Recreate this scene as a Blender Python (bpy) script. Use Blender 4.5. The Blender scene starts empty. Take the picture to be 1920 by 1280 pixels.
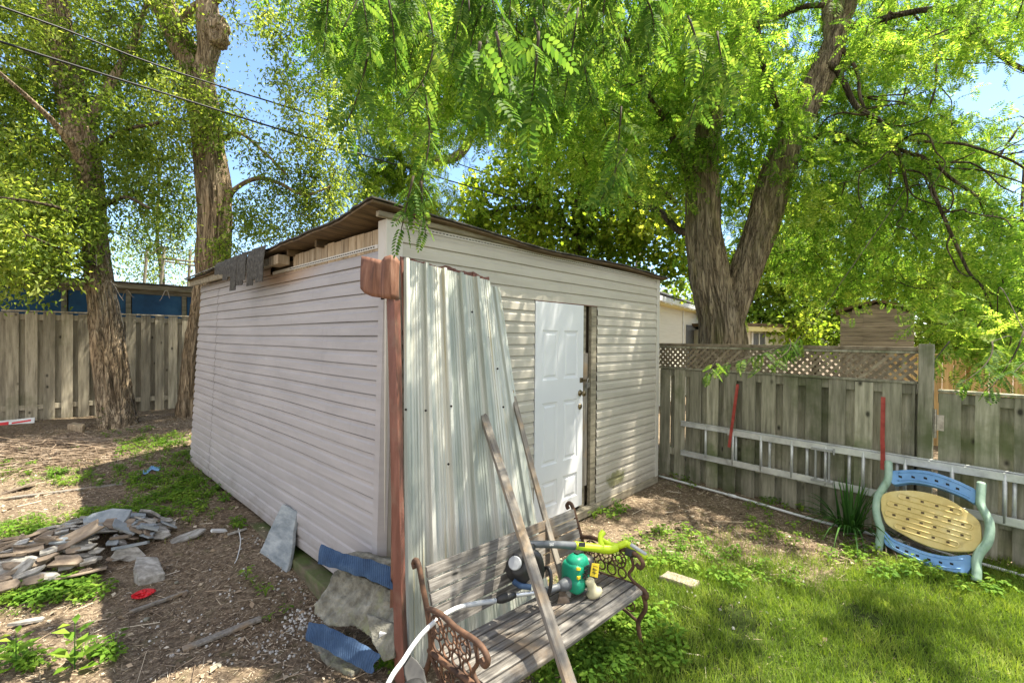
import bpy, bmesh, math, random
import numpy as np
from mathutils import Vector, Matrix, noise
R_ = math.radians
random.seed(7)
rng = np.random.default_rng(11)
scene = bpy.context.scene
COL = scene.collection

# ------------------------------------------------------------------ camera, sky, sun, exposure
CAM_H = 1.85
cam = bpy.data.cameras.new('camera'); cam_o = bpy.data.objects.new('camera', cam); COL.objects.link(cam_o)
cam.sensor_width = 36.0; cam.lens = 851 / 1920 * 36; cam.clip_start = 0.05; cam.clip_end = 600
cam_o.matrix_world = Matrix.Translation((0, 0, CAM_H)) @ Matrix.Rotation(R_(90 - 0.4), 4, 'X') @ Matrix.Rotation(R_(0.5), 4, 'Z')
scene.camera = cam_o
SUN_AZ = Vector((0.957, 0.29)); SUN_EL = 65.0
world = bpy.data.worlds.new('World'); scene.world = world; world.use_nodes = True
wn = world.node_tree; bg = wn.nodes['Background']
sky = wn.nodes.new('ShaderNodeTexSky'); sky.sky_type = 'NISHITA'; sky.sun_disc = False
sky.sun_elevation = R_(SUN_EL); sky.sun_rotation = math.atan2(SUN_AZ.x, SUN_AZ.y)
sky.air_density = 1.0; sky.dust_density = 0.3; sky.ozone_density = 4.0; sky.altitude = 100
# unseen bright clouds above and behind the camera, added as fill light; blue ahead
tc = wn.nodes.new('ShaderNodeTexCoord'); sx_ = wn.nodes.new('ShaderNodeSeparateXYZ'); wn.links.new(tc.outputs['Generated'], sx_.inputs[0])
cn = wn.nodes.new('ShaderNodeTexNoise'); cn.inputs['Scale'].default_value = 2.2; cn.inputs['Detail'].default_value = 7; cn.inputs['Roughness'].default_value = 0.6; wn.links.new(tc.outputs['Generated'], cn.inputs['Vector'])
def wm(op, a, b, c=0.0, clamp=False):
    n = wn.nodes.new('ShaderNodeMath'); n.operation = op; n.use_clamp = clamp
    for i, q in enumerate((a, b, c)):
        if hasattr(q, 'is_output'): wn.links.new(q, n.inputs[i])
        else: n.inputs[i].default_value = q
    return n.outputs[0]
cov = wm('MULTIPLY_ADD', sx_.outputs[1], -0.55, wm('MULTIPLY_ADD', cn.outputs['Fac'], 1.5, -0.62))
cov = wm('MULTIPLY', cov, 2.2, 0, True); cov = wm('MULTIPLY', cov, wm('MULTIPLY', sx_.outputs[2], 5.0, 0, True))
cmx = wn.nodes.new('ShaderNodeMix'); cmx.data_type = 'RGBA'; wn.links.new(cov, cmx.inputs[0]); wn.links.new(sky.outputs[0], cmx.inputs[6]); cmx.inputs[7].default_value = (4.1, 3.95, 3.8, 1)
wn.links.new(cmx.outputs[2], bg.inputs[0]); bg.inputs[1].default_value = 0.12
sun = bpy.data.lights.new('sun', 'SUN'); sun.energy = 5.0; sun.angle = R_(0.5); sun.color = (1.0, 0.92, 0.75)
sun_o = bpy.data.objects.new('sun', sun); COL.objects.link(sun_o)
ce = math.cos(R_(SUN_EL)); SD = Vector((SUN_AZ.x * ce, SUN_AZ.y * ce, math.sin(R_(SUN_EL)))).normalized()
sun_o.rotation_euler = SD.to_track_quat('Z', 'Y').to_euler(); sun_o.location = (6, 2, 14)
scene.view_settings.view_transform = 'Standard'; scene.view_settings.look = 'None'
scene.view_settings.gamma = 1.0; scene.view_settings.exposure = 1.6
scene.cycles.max_bounces = 8; scene.cycles.diffuse_bounces = 4; scene.cycles.transmission_bounces = 6
scene.cycles.transparent_max_bounces = 8; scene.cycles.use_denoising = True
scene.cycles.sample_clamp_indirect = 6

# ------------------------------------------------------------------ geometry helpers
MC = cam_o.matrix_world.copy(); MC3 = MC.to_3x3(); CAMP = MC.translation.copy()
def ray(u, v):
    return MC3 @ Vector(((u - 960) / 851, -(v - 640) / 851, -1.0))
def P(u, v, y):                       # the point of a sight line that lies y metres out
    d = ray(u, v); return CAMP + d * (y / d.y)
def sm(t): t = max(0.0, min(1.0, t)); return t * t * (3 - 2 * t)
def hgt(x, y):
    h = 0.33 * sm((y - 5.2) / 2.8) * sm((-x - 2.0) / 3.5)
    h -= 0.13 * sm((4.6 - y) / 1.4) * sm((0.2 - x) / 1.2) 
    h -= 0.05 * sm((4.0 - y) / 1.0) * sm((1.4 - x) / 0.8) * sm((x + 1.0) / 1.2)
    return h
def hb(x, y):                         # with small bumps
    n = noise.noise(Vector((x * 1.7, y * 1.7, 0))) * 0.018 + noise.noise(Vector((x * 7, y * 7, 3))) * 0.007 if abs(x) < 14 and y < 14 else 0
    return hgt(x, y) + n
def G(u, v, dz=0.0):
    d = ray(u, v); z = 0.0
    for _ in range(25):
        t = (z - CAMP.z) / d.z; p = CAMP + d * t; z = 0.5 * z + 0.5 * (hgt(p.x, p.y) + dz)
    p.z = z; return p
class Pl:                             # a plane to lay traced outlines on
    def __init__(s, o, n): s.o = Vector(o); s.n = Vector(n).normalized()
    def hit(s, u, v, off=0.0):
        d = ray(u, v); t = ((s.o - CAMP).dot(s.n)) / d.dot(s.n); return CAMP + d * t + s.n * off

def catmull(pts, step):
    """pts: list of tuples (x,y,z,r) -> resampled"""
    a = [np.array(p, float) for p in pts]; a = [2 * a[0] - a[1]] + a + [2 * a[-1] - a[-2]]
    out = []
    for i in range(1, len(a) - 2):
        p0, p1, p2, p3 = a[i - 1:i + 3]
        n = max(1, int(round(np.linalg.norm((p2 - p1)[:3]) / step)))
        for k in range(n):
            t = k / n
            out.append(0.5 * ((2 * p1) + (-p0 + p2) * t + (2 * p0 - 5 * p1 + 4 * p2 - p3) * t * t + (-p0 + 3 * p1 - 3 * p2 + p3) * t ** 3))
    out.append(a[-2]); return out

class MB:
    def __init__(s): s.v = []; s.f = []; s.mi = []
    def add(s, vs, fs, mi=0):
        b = len(s.v); s.v.extend([tuple(p) for p in vs]); s.f.extend([tuple(b + i for i in f) for f in fs]); s.mi.extend([mi] * len(fs)); return s
    def bx(s, x0, x1, y0, y1, z0, z1, mi=0, M=None):
        vs = [(x, y, z) for z in (z0, z1) for y in (y0, y1) for x in (x0, x1)]
        if M is not None: vs = [M @ Vector(p) for p in vs]
        return s.add(vs, [(0, 2, 3, 1), (4, 5, 7, 6), (0, 1, 5, 4), (2, 6, 7, 3), (0, 4, 6, 2), (1, 3, 7, 5)], mi)
    def box(s, c, sz, rot=None, mi=0):
        M = Matrix.Translation(c) @ (rot.to_4x4() if rot is not None else Matrix.Identity(4))
        a, b, d = [q / 2 for q in sz]; return s.bx(-a, a, -b, b, -d, d, mi, M)
    def beam(s, p0, p1, w, h, up=(0, 0, 1), mi=0):
        p0, p1 = Vector(p0), Vector(p1); z = (p1 - p0); L = z.length; z.normalize()
        x = Vector(up).cross(z)
        if x.length < 1e-4: x = Vector((1, 0, 0)).cross(z)
        x.normalize(); y = z.cross(x)
        M = Matrix.Translation((p0 + p1) / 2) @ Matrix((x, y, z)).transposed().to_4x4()
        return s.bx(-w / 2, w / 2, -h / 2, h / 2, -L / 2, L / 2, mi, M)
    def tube(s, pts, rad, seg=8, mi=0, cap=True, flat=1.0, up=None):
        pts = [Vector(p[:3]) for p in pts]; n = len(pts)
        if not hasattr(rad, '__len__'): rad = [rad] * n
        ref = Vector(up) if up else Vector((0.31, 0.17, 0.93)); vs = []; pn = None
        for i, p in enumerate(pts):
            t = (pts[min(i + 1, n - 1)] - pts[max(i - 1, 0)]).normalized()
            a = (ref if pn is None or up else pn); a = a - t * a.dot(t)
            if a.length < 1e-3: a = Vector((1, 0, 0)) - t * t.x
            a.normalize(); b = t.cross(a); pn = a
            for k in range(seg):
                th = 2 * math.pi * k / seg
                vs.append(p + a * math.cos(th) * rad[i] * flat + b * math.sin(th) * rad[i])
        fs = [(i * seg + k, i * seg + (k + 1) % seg, (i + 1) * seg + (k + 1) % seg, (i + 1) * seg + k) for i in range(n - 1) for k in range(seg)]
        if cap: fs += [tuple(range(seg - 1, -1, -1)), tuple((n - 1) * seg + k for k in range(seg))]
        return s.add(vs, fs, mi)
    def prism(s, pts, off, mi=0):
        n = len(pts); pts = [Vector(p) for p in pts]; off = Vector(off)
        vs = pts + [p + off for p in pts]
        return s.add(vs, [tuple(range(n - 1, -1, -1)), tuple(range(n, 2 * n))] + [(i, (i + 1) % n, n + (i + 1) % n, n + i) for i in range(n)], mi)
    def lathe(s, prof, M=None, seg=24, mi=0):
        vs = []; m = len(prof)
        for r, z in prof:
            for k in range(seg):
                a = 2 * math.pi * k / seg; p = Vector((r * math.cos(a), r * math.sin(a), z)); vs.append(M @ p if M is not None else p)
        fs = [(i * seg + k, i * seg + (k + 1) % seg, (i + 1) * seg + (k + 1) % seg, (i + 1) * seg + k) for i in range(m - 1) for k in range(seg)]
        fs += [tuple(range(seg - 1, -1, -1)), tuple((m - 1) * seg + k for k in range(seg))]
        return s.add(vs, fs, mi)
    def grid(s, fn, nu, nv, mi=0, thick=None):
        vs = [fn(i / nu, j / nv) for j in range(nv + 1) for i in range(nu + 1)]
        fs = [(j * (nu + 1) + i, j * (nu + 1) + i + 1, (j + 1) * (nu + 1) + i + 1, (j + 1) * (nu + 1) + i) for j in range(nv) for i in range(nu)]
        return s.add(vs, fs, mi)
    def build(s, name, mats, parent=None, world=False, smooth=False, bevel=0.0, solid=0.0, label=None):
        me = bpy.data.meshes.new(name)
        vs = s.v
        if world and parent is not None:
            Mi = parent.matrix_basis.inverted(); vs = [tuple(Mi @ Vector(p)) for p in vs]
        me.from_pydata(vs, [], s.f)
        if not isinstance(mats, (list, tuple)): mats = [mats]
        for m in mats: me.materials.append(m)
        me.polygons.foreach_set('material_index', s.mi)
        bm = bmesh.new(); bm.from_mesh(me); bmesh.ops.recalc_face_normals(bm, faces=bm.faces); bm.to_mesh(me); bm.free()
        if smooth: me.polygons.foreach_set('use_smooth', [True] * len(me.polygons))
        o = bpy.data.objects.new(name, me); COL.objects.link(o)
        if parent is not None: o.parent = parent
        if solid:
            m = o.modifiers.new('solid', 'SOLIDIFY'); m.thickness = solid; m.offset = 0
        if bevel:
            m = o.modifiers.new('bevel', 'BEVEL'); m.width = bevel; m.segments = 2; m.limit_method = 'ANGLE'; m.angle_limit = R_(40)
        if label: o['label'] = label
        return o

def thing(name, label, cat, loc=(0, 0, 0), rot=None, group=None):
    o = bpy.data.objects.new(name, None); COL.objects.link(o); o.empty_display_size = 0.1
    o.matrix_basis = Matrix.Translation(loc) @ (rot.to_4x4() if rot is not None else Matrix.Identity(4))
    return tag(o, label, cat, group)
def tag(o, label, cat, group=None, kind=None):
    if label: o['label'] = label
    if cat: o['category'] = cat
    if group: o['group'] = group
    if kind: o['kind'] = kind
    return o
def origin_to(o, p):                  # put a world-built mesh's origin at p
    p = Vector(p); o.data.transform(Matrix.Translation(-p)); o.location = p; return o

def batch_mesh(name, TV, TF, R, S, Pp, mat, parent=None, smooth=False):
    """N copies of a small template as one mesh"""
    TV = np.asarray(TV, float); TF = np.asarray(TF, int); N = len(Pp); k = len(TV); nf, fs = TF.shape
    S = np.asarray(S, float)
    V = (TV[None] * (S[:, None, None] if S.ndim == 1 else S[:, None, :]))
    V = np.einsum('nij,nkj->nki', R, V) + Pp[:, None]
    if parent is not None: V = V - np.array(parent.matrix_basis.translation)
    V = V.reshape(-1, 3)
    F = (TF[None] + (np.arange(N) * k)[:, None, None]).reshape(-1)
    me = bpy.data.meshes.new(name)
    me.vertices.add(len(V)); me.vertices.foreach_set('co', V.astype(np.float32).ravel())
    me.loops.add(len(F)); me.loops.foreach_set('vertex_index', F.astype(np.int32))
    me.polygons.add(N * nf); me.polygons.foreach_set('loop_start', (np.arange(N * nf) * fs).astype(np.int32))
    me.update(calc_edges=True); me.validate()
    if smooth: me.polygons.foreach_set('use_smooth', [True] * len(me.polygons))
    me.materials.append(mat)
    o = bpy.data.objects.new(name, me); COL.objects.link(o)
    if parent is not None: o.parent = parent
    return o
def frames(D, Z=None, roll=0.6):
    """rotation matrices whose x axis is D and whose z axis leans to Z"""
    D = D / np.linalg.norm(D, axis=1, keepdims=True); n = len(D)
    if Z is None: Z = np.tile([0, 0, 1.0], (n, 1))
    Z = Z + rng.normal(0, roll, (n, 3)); Y = np.cross(Z, D); Y /= np.linalg.norm(Y, axis=1, keepdims=True) + 1e-9
    Z = np.cross(D, Y); return np.stack([D, Y, Z], axis=2)

# ------------------------------------------------------------------ materials
def newmat(name):
    m = bpy.data.materials.new(name); m.use_nodes = True; nt = m.node_tree; return m, nt, nt.nodes['Principled BSDF']
def N_(nt, t, **kw):
    n = nt.nodes.new(t)
    for k, v in kw.items():
        if k.startswith('i_'):
            n.inputs[int(k[2:]) if k[2:].isdigit() else k[2:]].default_value = v
        else: setattr(n, k, v)
    return n
def rgba(c): return (c[0], c[1], c[2], 1)
def ramp(nt, fac, cols, pos=None):
    r = nt.nodes.new('ShaderNodeValToRGB'); e = r.color_ramp.elements
    pos = pos or [i / (len(cols) - 1) for i in range(len(cols))]
    e[0].position = pos[0]; e[0].color = rgba(cols[0]); e[1].position = pos[-1]; e[1].color = rgba(cols[-1])
    for p, c in list(zip(pos, cols))[1:-1]:
        q = e.new(p); q.color = rgba(c)
    nt.links.new(fac, r.inputs[0]); return r.outputs[0]
def mixc(nt, fac, a, b, mode='MIX'):
    n = nt.nodes.new('ShaderNodeMix'); n.data_type = 'RGBA'; n.blend_type = mode
    for sock, val in ((0, fac), (6, a), (7, b)):
        if hasattr(val, 'is_output'): nt.links.new(val, n.inputs[sock])
        elif sock == 0: n.inputs[0].default_value = val
        else: n.inputs[sock].default_value = rgba(val)
    return n.outputs[2]
def math_(nt, op, a, b=0.0, c=0.0, clamp=False):
    n = nt.nodes.new('ShaderNodeMath'); n.operation = op; n.use_clamp = clamp
    for i, val in enumerate((a, b, c)):
        if hasattr(val, 'is_output'): nt.links.new(val, n.inputs[i])
        else: n.inputs[i].default_value = val
    return n.outputs[0]
def coords(nt, scale=(1, 1, 1), kind='Object', loc=(0, 0, 0)):
    t = nt.nodes.new('ShaderNodeTexCoord'); m = nt.nodes.new('ShaderNodeMapping'); m.inputs['Scale'].default_value = scale
    m.inputs['Location'].default_value = loc
    if kind == 'World':
        g = nt.nodes.new('ShaderNodeNewGeometry'); nt.links.new(g.outputs['Position'], m.inputs[0])
    else: nt.links.new(t.outputs[kind], m.inputs[0])
    return m.outputs[0]
def noise_(nt, vec, scale=5, detail=6, rough=0.6, dist=0.0):
    n = nt.nodes.new('ShaderNodeTexNoise'); n.inputs['Scale'].default_value = scale; n.inputs['Detail'].default_value = detail
    n.inputs['Roughness'].default_value = rough; n.inputs['Distortion'].default_value = dist
    nt.links.new(vec, n.inputs['Vector']); return n.outputs['Fac']
def island(nt):
    g = nt.nodes.new('ShaderNodeNewGeometry'); return g.outputs['Random Per Island']
def bump_(nt, bs, h, strength=0.4, dist=0.01):
    b = nt.nodes.new('ShaderNodeBump'); b.inputs['Strength'].default_value = strength; b.inputs['Distance'].default_value = dist
    nt.links.new(h, b.inputs['Height']); nt.links.new(b.outputs[0], bs.inputs['Normal'])

def surface(name, cols, scale=4, stretch=(1, 1, 1), rough=0.8, metal=0.0, bump=0.3, dist=0.004, isl=0.0, kind='Object',
            stain=None, stain_scale=1.2, stain_lo=0.5, detail=7, fine=40, spec=0.4, knots=None):
    """noise coloured surface: cols along a ramp, per-piece value shift, a patchy stain, fine bump"""
    m, nt, bs = newmat(name)
    vec = coords(nt, stretch, kind); n1 = noise_(nt, vec, scale, detail, 0.62)
    col = ramp(nt, n1, cols, [0.3 + 0.4 * i / (len(cols) - 1) for i in range(len(cols))])
    if stain:
        n2 = noise_(nt, coords(nt, (1, 1, 1), kind, (3.1, 7.7, 1.3)), stain_scale, 5, 0.6)
        f = ramp(nt, n2, [(0, 0, 0), (1, 1, 1)], [stain_lo, min(1, stain_lo + 0.16)])
        col = mixc(nt, f, col, stain)
    if knots:
        vo = nt.nodes.new('ShaderNodeTexVoronoi'); vo.inputs['Scale'].default_value = 1.0; nt.links.new(coords(nt, knots, kind, (0.3, 0.7, 0.1)), vo.inputs['Vector'])
        col = mixc(nt, ramp(nt, vo.outputs['Distance'], [(1, 1, 1), (0.5, 0.5, 0.5), (0, 0, 0)], [0.05, 0.085, 0.13]), col, tuple(c * 0.35 for c in cols[0]))
    if isl:
        f = math_(nt, 'MULTIPLY_ADD', island(nt), isl * 2, 1 - isl)
        hsv = nt.nodes.new('ShaderNodeHueSaturation'); nt.links.new(f, hsv.inputs['Value']); nt.links.new(col, hsv.inputs['Color']); col = hsv.outputs[0]
    nt.links.new(col, bs.inputs['Base Color']); bs.inputs['Roughness'].default_value = rough; bs.inputs['Metallic'].default_value = metal
    bs.inputs['Specular IOR Level'].default_value = spec
    n3 = noise_(nt, vec, fine, 4, 0.6); h = math_(nt, 'MULTIPLY_ADD', n1, 0.7, math_(nt, 'MULTIPLY', n3, 0.5))
    if bump: bump_(nt, bs, h, bump, dist)
    return m

def leafmat(name, a, b, c, trans=0.45, tcol=None, rough=0.45, big=0.8):
    m, nt, bs = newmat(name); r = island(nt)
    vec = coords(nt, (1, 1, 1), 'World'); n1 = noise_(nt, vec, big, 4, 0.6)
    f = math_(nt, 'MULTIPLY_ADD', r, 0.6, math_(nt, 'MULTIPLY_ADD', n1, 1.6, -0.6), clamp=True)
    col = ramp(nt, f, [a, b, c], [0.1, 0.55, 0.95])
    nt.links.new(col, bs.inputs['Base Color']); bs.inputs['Roughness'].default_value = max(rough, 0.6); bs.inputs['Specular IOR Level'].default_value = 0.12
    t = nt.nodes.new('ShaderNodeBsdfTranslucent'); tc = tcol or (2.6, 2.4, 0.8)
    cc = mixc(nt, 1.0, col, tc, 'MULTIPLY'); nt.links.new(cc, t.inputs['Color'])
    mx = nt.nodes.new('ShaderNodeMixShader'); mx.inputs[0].default_value = trans
    nt.links.new(bs.outputs[0], mx.inputs[1]); nt.links.new(t.outputs[0], mx.inputs[2])
    nt.links.new(mx.outputs[0], nt.nodes['Material Output'].inputs['Surface']); return m

M = {}
M['fence'] = surface('fence_wood', [(0.125, 0.12, 0.088), (0.27, 0.26, 0.20), (0.42, 0.395, 0.32)], 2.6, (9, 9, 0.8), 0.9, isl=0.32, bump=0.5, knots=(5, 5, 3), stain=(0.12, 0.14, 0.07), stain_scale=1.6, stain_lo=0.52)
M['fence_left'] = surface('fence_wood_left', [(0.18, 0.155, 0.115), (0.36, 0.32, 0.245), (0.50, 0.45, 0.35)], 2.6, (9, 9, 0.8), 0.9, isl=0.28, bump=0.5, knots=(5, 5, 3), stain=(0.16, 0.16, 0.09), stain_scale=1.1, stain_lo=0.56)
M['fence_far'] = surface('fence_wood_far', [(0.34, 0.20, 0.08), (0.50, 0.32, 0.14), (0.60, 0.42, 0.2)], 2.6, (9, 9, 0.8), 0.9, isl=0.2)
M['lattice'] = surface('lattice_wood', [(0.11, 0.085, 0.055), (0.22, 0.18, 0.13), (0.30, 0.27, 0.20)], 5, (3, 3, 3), 0.9, isl=0.25)
M['slat'] = surface('slat_wood', [(0.055, 0.05, 0.045), (0.13, 0.12, 0.11), (0.22, 0.205, 0.19), (0.36, 0.345, 0.32)], 3.2, (1.6, 22, 22), 0.9, isl=0.22, bump=0.7, knots=(3.5, 11, 11), stain=(0.22, 0.165, 0.115), stain_scale=3.0, stain_lo=0.52)
M['stick'] = surface('stick_wood', [(0.11, 0.095, 0.08), (0.22, 0.20, 0.175), (0.31, 0.285, 0.25)], 3, (14, 14, 1.0), 0.9, isl=0.1, bump=0.7, stain=(0.30, 0.22, 0.14), stain_scale=4)
M['raw'] = surface('raw_wood', [(0.20, 0.145, 0.09), (0.36, 0.28, 0.19), (0.48, 0.40, 0.30)], 3, (10, 10, 1.2), 0.85, isl=0.22, bump=0.4)
M['deck'] = surface('roof_deck', [(0.045, 0.03, 0.018), (0.11, 0.075, 0.04), (0.19, 0.13, 0.07)], 3, (1.0, 8, 8), 0.9, bump=0.5)
M['beamw'] = surface('beam_wood', [(0.14, 0.12, 0.09), (0.28, 0.25, 0.19), (0.40, 0.36, 0.28)], 3, (1.2, 9, 9), 0.9, isl=0.1, bump=0.5)
M['timber'] = surface('mossy_timber', [(0.06, 0.05, 0.03), (0.13, 0.11, 0.07), (0.20, 0.17, 0.12)], 4, (3, 1, 3), 0.95, bump=0.6, stain=(0.07, 0.13, 0.02), stain_scale=2.2, stain_lo=0.46)
M['iron'] = surface('rusty_iron', [(0.035, 0.022, 0.018), (0.10, 0.055, 0.035), (0.19, 0.10, 0.06)], 14, rough=0.75, metal=0.2, bump=0.5, dist=0.002)
M['rust'] = surface('brown_painted_metal', [(0.11, 0.043, 0.03), (0.17, 0.066, 0.047), (0.24, 0.105, 0.078)], 3, (6, 6, 1), 0.55, bump=0.2, stain=(0.20, 0.11, 0.08), stain_scale=6, stain_lo=0.52)
M['rusthead'] = surface('rusted_flashing', [(0.09, 0.04, 0.026), (0.19, 0.085, 0.052), (0.29, 0.16, 0.11)], 4, (9, 9, 1), 0.7, bump=0.3)
M['shingle'] = surface('asphalt_shingle', [(0.025, 0.024, 0.022), (0.06, 0.057, 0.052), (0.11, 0.105, 0.095)], 30, rough=0.95, bump=0.9, dist=0.003, isl=0.15)
M['concrete'] = surface('broken_concrete', [(0.09, 0.085, 0.072), (0.19, 0.185, 0.155), (0.32, 0.31, 0.265)], 14, rough=0.95, bump=1.0, dist=0.02, stain=(0.21, 0.22, 0.13), stain_scale=6, stain_lo=0.56)
M['paver'] = surface('paver_concrete', [(0.17, 0.14, 0.105), (0.26, 0.22, 0.165), (0.33, 0.29, 0.23)], 14, rough=0.95, bump=0.7)
M['slate'] = surface('blue_grey_slate', [(0.15, 0.18, 0.205), (0.26, 0.29, 0.315), (0.40, 0.43, 0.45)], 6, (1, 1, 3), 0.85, bump=0.7, dist=0.006)
M['slate_b'] = surface('brown_slate', [(0.12, 0.09, 0.068), (0.21, 0.165, 0.125), (0.30, 0.245, 0.19)], 7, (1, 3, 3), 0.9, bump=0.6, isl=0.2)
M['slate_g'] = surface('grey_slate', [(0.15, 0.14, 0.13), (0.28, 0.27, 0.25), (0.45, 0.44, 0.42)], 7, (2, 5, 3), 0.9, bump=0.8, dist=0.006, isl=0.2)
M['blue'] = surface('blue_membrane', [(0.03, 0.055, 0.11), (0.045, 0.085, 0.165), (0.08, 0.13, 0.22)], 9, rough=0.8, bump=0.2, spec=0.2)
M['bluep'] = surface('blue_panel', [(0.015, 0.065, 0.17), (0.025, 0.11, 0.26), (0.05, 0.16, 0.33)], 2.5, rough=0.6, bump=0.1)
M['alu'] = surface('ladder_aluminium', [(0.42, 0.43, 0.44), (0.58, 0.60, 0.61), (0.70, 0.72, 0.72)], 8, rough=0.5, metal=0.55, bump=0.1)
M['alu_d'] = surface('ladder_hook_metal', [(0.30, 0.31, 0.32), (0.42, 0.43, 0.44)], 8, rough=0.5, metal=0.6, bump=0.1)
M['red'] = surface('red_bracket_paint', [(0.22, 0.028, 0.022), (0.34, 0.05, 0.04), (0.42, 0.09, 0.07)], 9, rough=0.6, bump=0.2)
M['redp'] = surface('red_plastic', [(0.5, 0.01, 0.02), (0.68, 0.03, 0.04)], 9, rough=0.4, bump=0.1)
M['white'] = surface('white_pvc', [(0.52, 0.54, 0.56), (0.68, 0.70, 0.72), (0.78, 0.8, 0.82)], 7, rough=0.5, bump=0.1, stain=(0.35, 0.34, 0.28), stain_scale=4, stain_lo=0.62)
M['door'] = surface('white_door_paint', [(0.66, 0.68, 0.74), (0.74, 0.76, 0.81)], 1.2, rough=0.42, bump=0.05, stain=(0.66, 0.68, 0.71), stain_scale=3, stain_lo=0.6)
M['brass'] = surface('aged_brass', [(0.12, 0.09, 0.05), (0.32, 0.26, 0.17)], 25, rough=0.35, metal=0.9, bump=0.1)
M['steel'] = surface('lock_steel', [(0.25, 0.24, 0.23), (0.5, 0.5, 0.48)], 25, rough=0.3, metal=0.9, bump=0.1)
M['blackp'] = surface('black_plastic', [(0.012, 0.012, 0.013), (0.03, 0.03, 0.032)], 15, rough=0.45, bump=0.1, spec=0.5)
M['greyp'] = surface('grey_plastic', [(0.085, 0.095, 0.11), (0.13, 0.14, 0.16)], 12, rough=0.45, bump=0.1)
M['greyl'] = surface('pale_grey_plastic', [(0.34, 0.36, 0.39), (0.48, 0.50, 0.53)], 12, rough=0.45, bump=0.1)
M['lime'] = surface('lime_plastic', [(0.42, 0.58, 0.015), (0.54, 0.70, 0.03)], 6, rough=0.4, bump=0.05)
M['green'] = surface('teal_green_plastic', [(0.008, 0.22, 0.13), (0.015, 0.33, 0.20)], 6, rough=0.38, bump=0.05)
M['yellow'] = surface('yellow_card', [(0.75, 0.55, 0.02), (0.85, 0.65, 0.04)], 6, rough=0.5, bump=0.05)
M['cream'] = surface('cream_tank', [(0.46, 0.42, 0.26), (0.58, 0.54, 0.38)], 10, rough=0.4, bump=0.1)
M['silver'] = surface('silver_shaft', [(0.45, 0.46, 0.48), (0.65, 0.66, 0.68)], 10, rough=0.35, metal=0.6, bump=0.05)
M['tbl_y'] = surface('faded_yellow_plastic', [(0.55, 0.41, 0.15), (0.68, 0.53, 0.22), (0.74, 0.62, 0.32)], 5, rough=0.6, bump=0.2, stain=(0.36, 0.26, 0.09), stain_scale=6, stain_lo=0.62)
M['tbl_b'] = surface('faded_blue_plastic', [(0.12, 0.26, 0.52), (0.17, 0.35, 0.66), (0.26, 0.43, 0.70)], 5, rough=0.55, bump=0.2, stain=(0.17, 0.24, 0.36), stain_scale=6, stain_lo=0.6)
M['tbl_g'] = surface('faded_green_plastic', [(0.19, 0.30, 0.23), (0.29, 0.42, 0.34), (0.36, 0.48, 0.40)], 9, rough=0.65, bump=0.3, stain=(0.14, 0.19, 0.12), stain_scale=8, stain_lo=0.6)
M['dark'] = surface('dark_hollow', [(0.012, 0.011, 0.01), (0.03, 0.026, 0.022)], 9, rough=0.9, bump=0.1)
M['inside'] = surface('shed_sheathing', [(0.09, 0.07, 0.05), (0.17, 0.13, 0.09)], 4, rough=0.9, bump=0.2)
M['wire'] = surface('black_cable', [(0.01, 0.01, 0.011), (0.02, 0.02, 0.022)], 9, rough=0.5, bump=0.0)
M['pole'] = surface('pole_wood', [(0.12, 0.10, 0.07), (0.22, 0.18, 0.13)], 3, (5, 5, 0.6), 0.9, bump=0.4)

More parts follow.
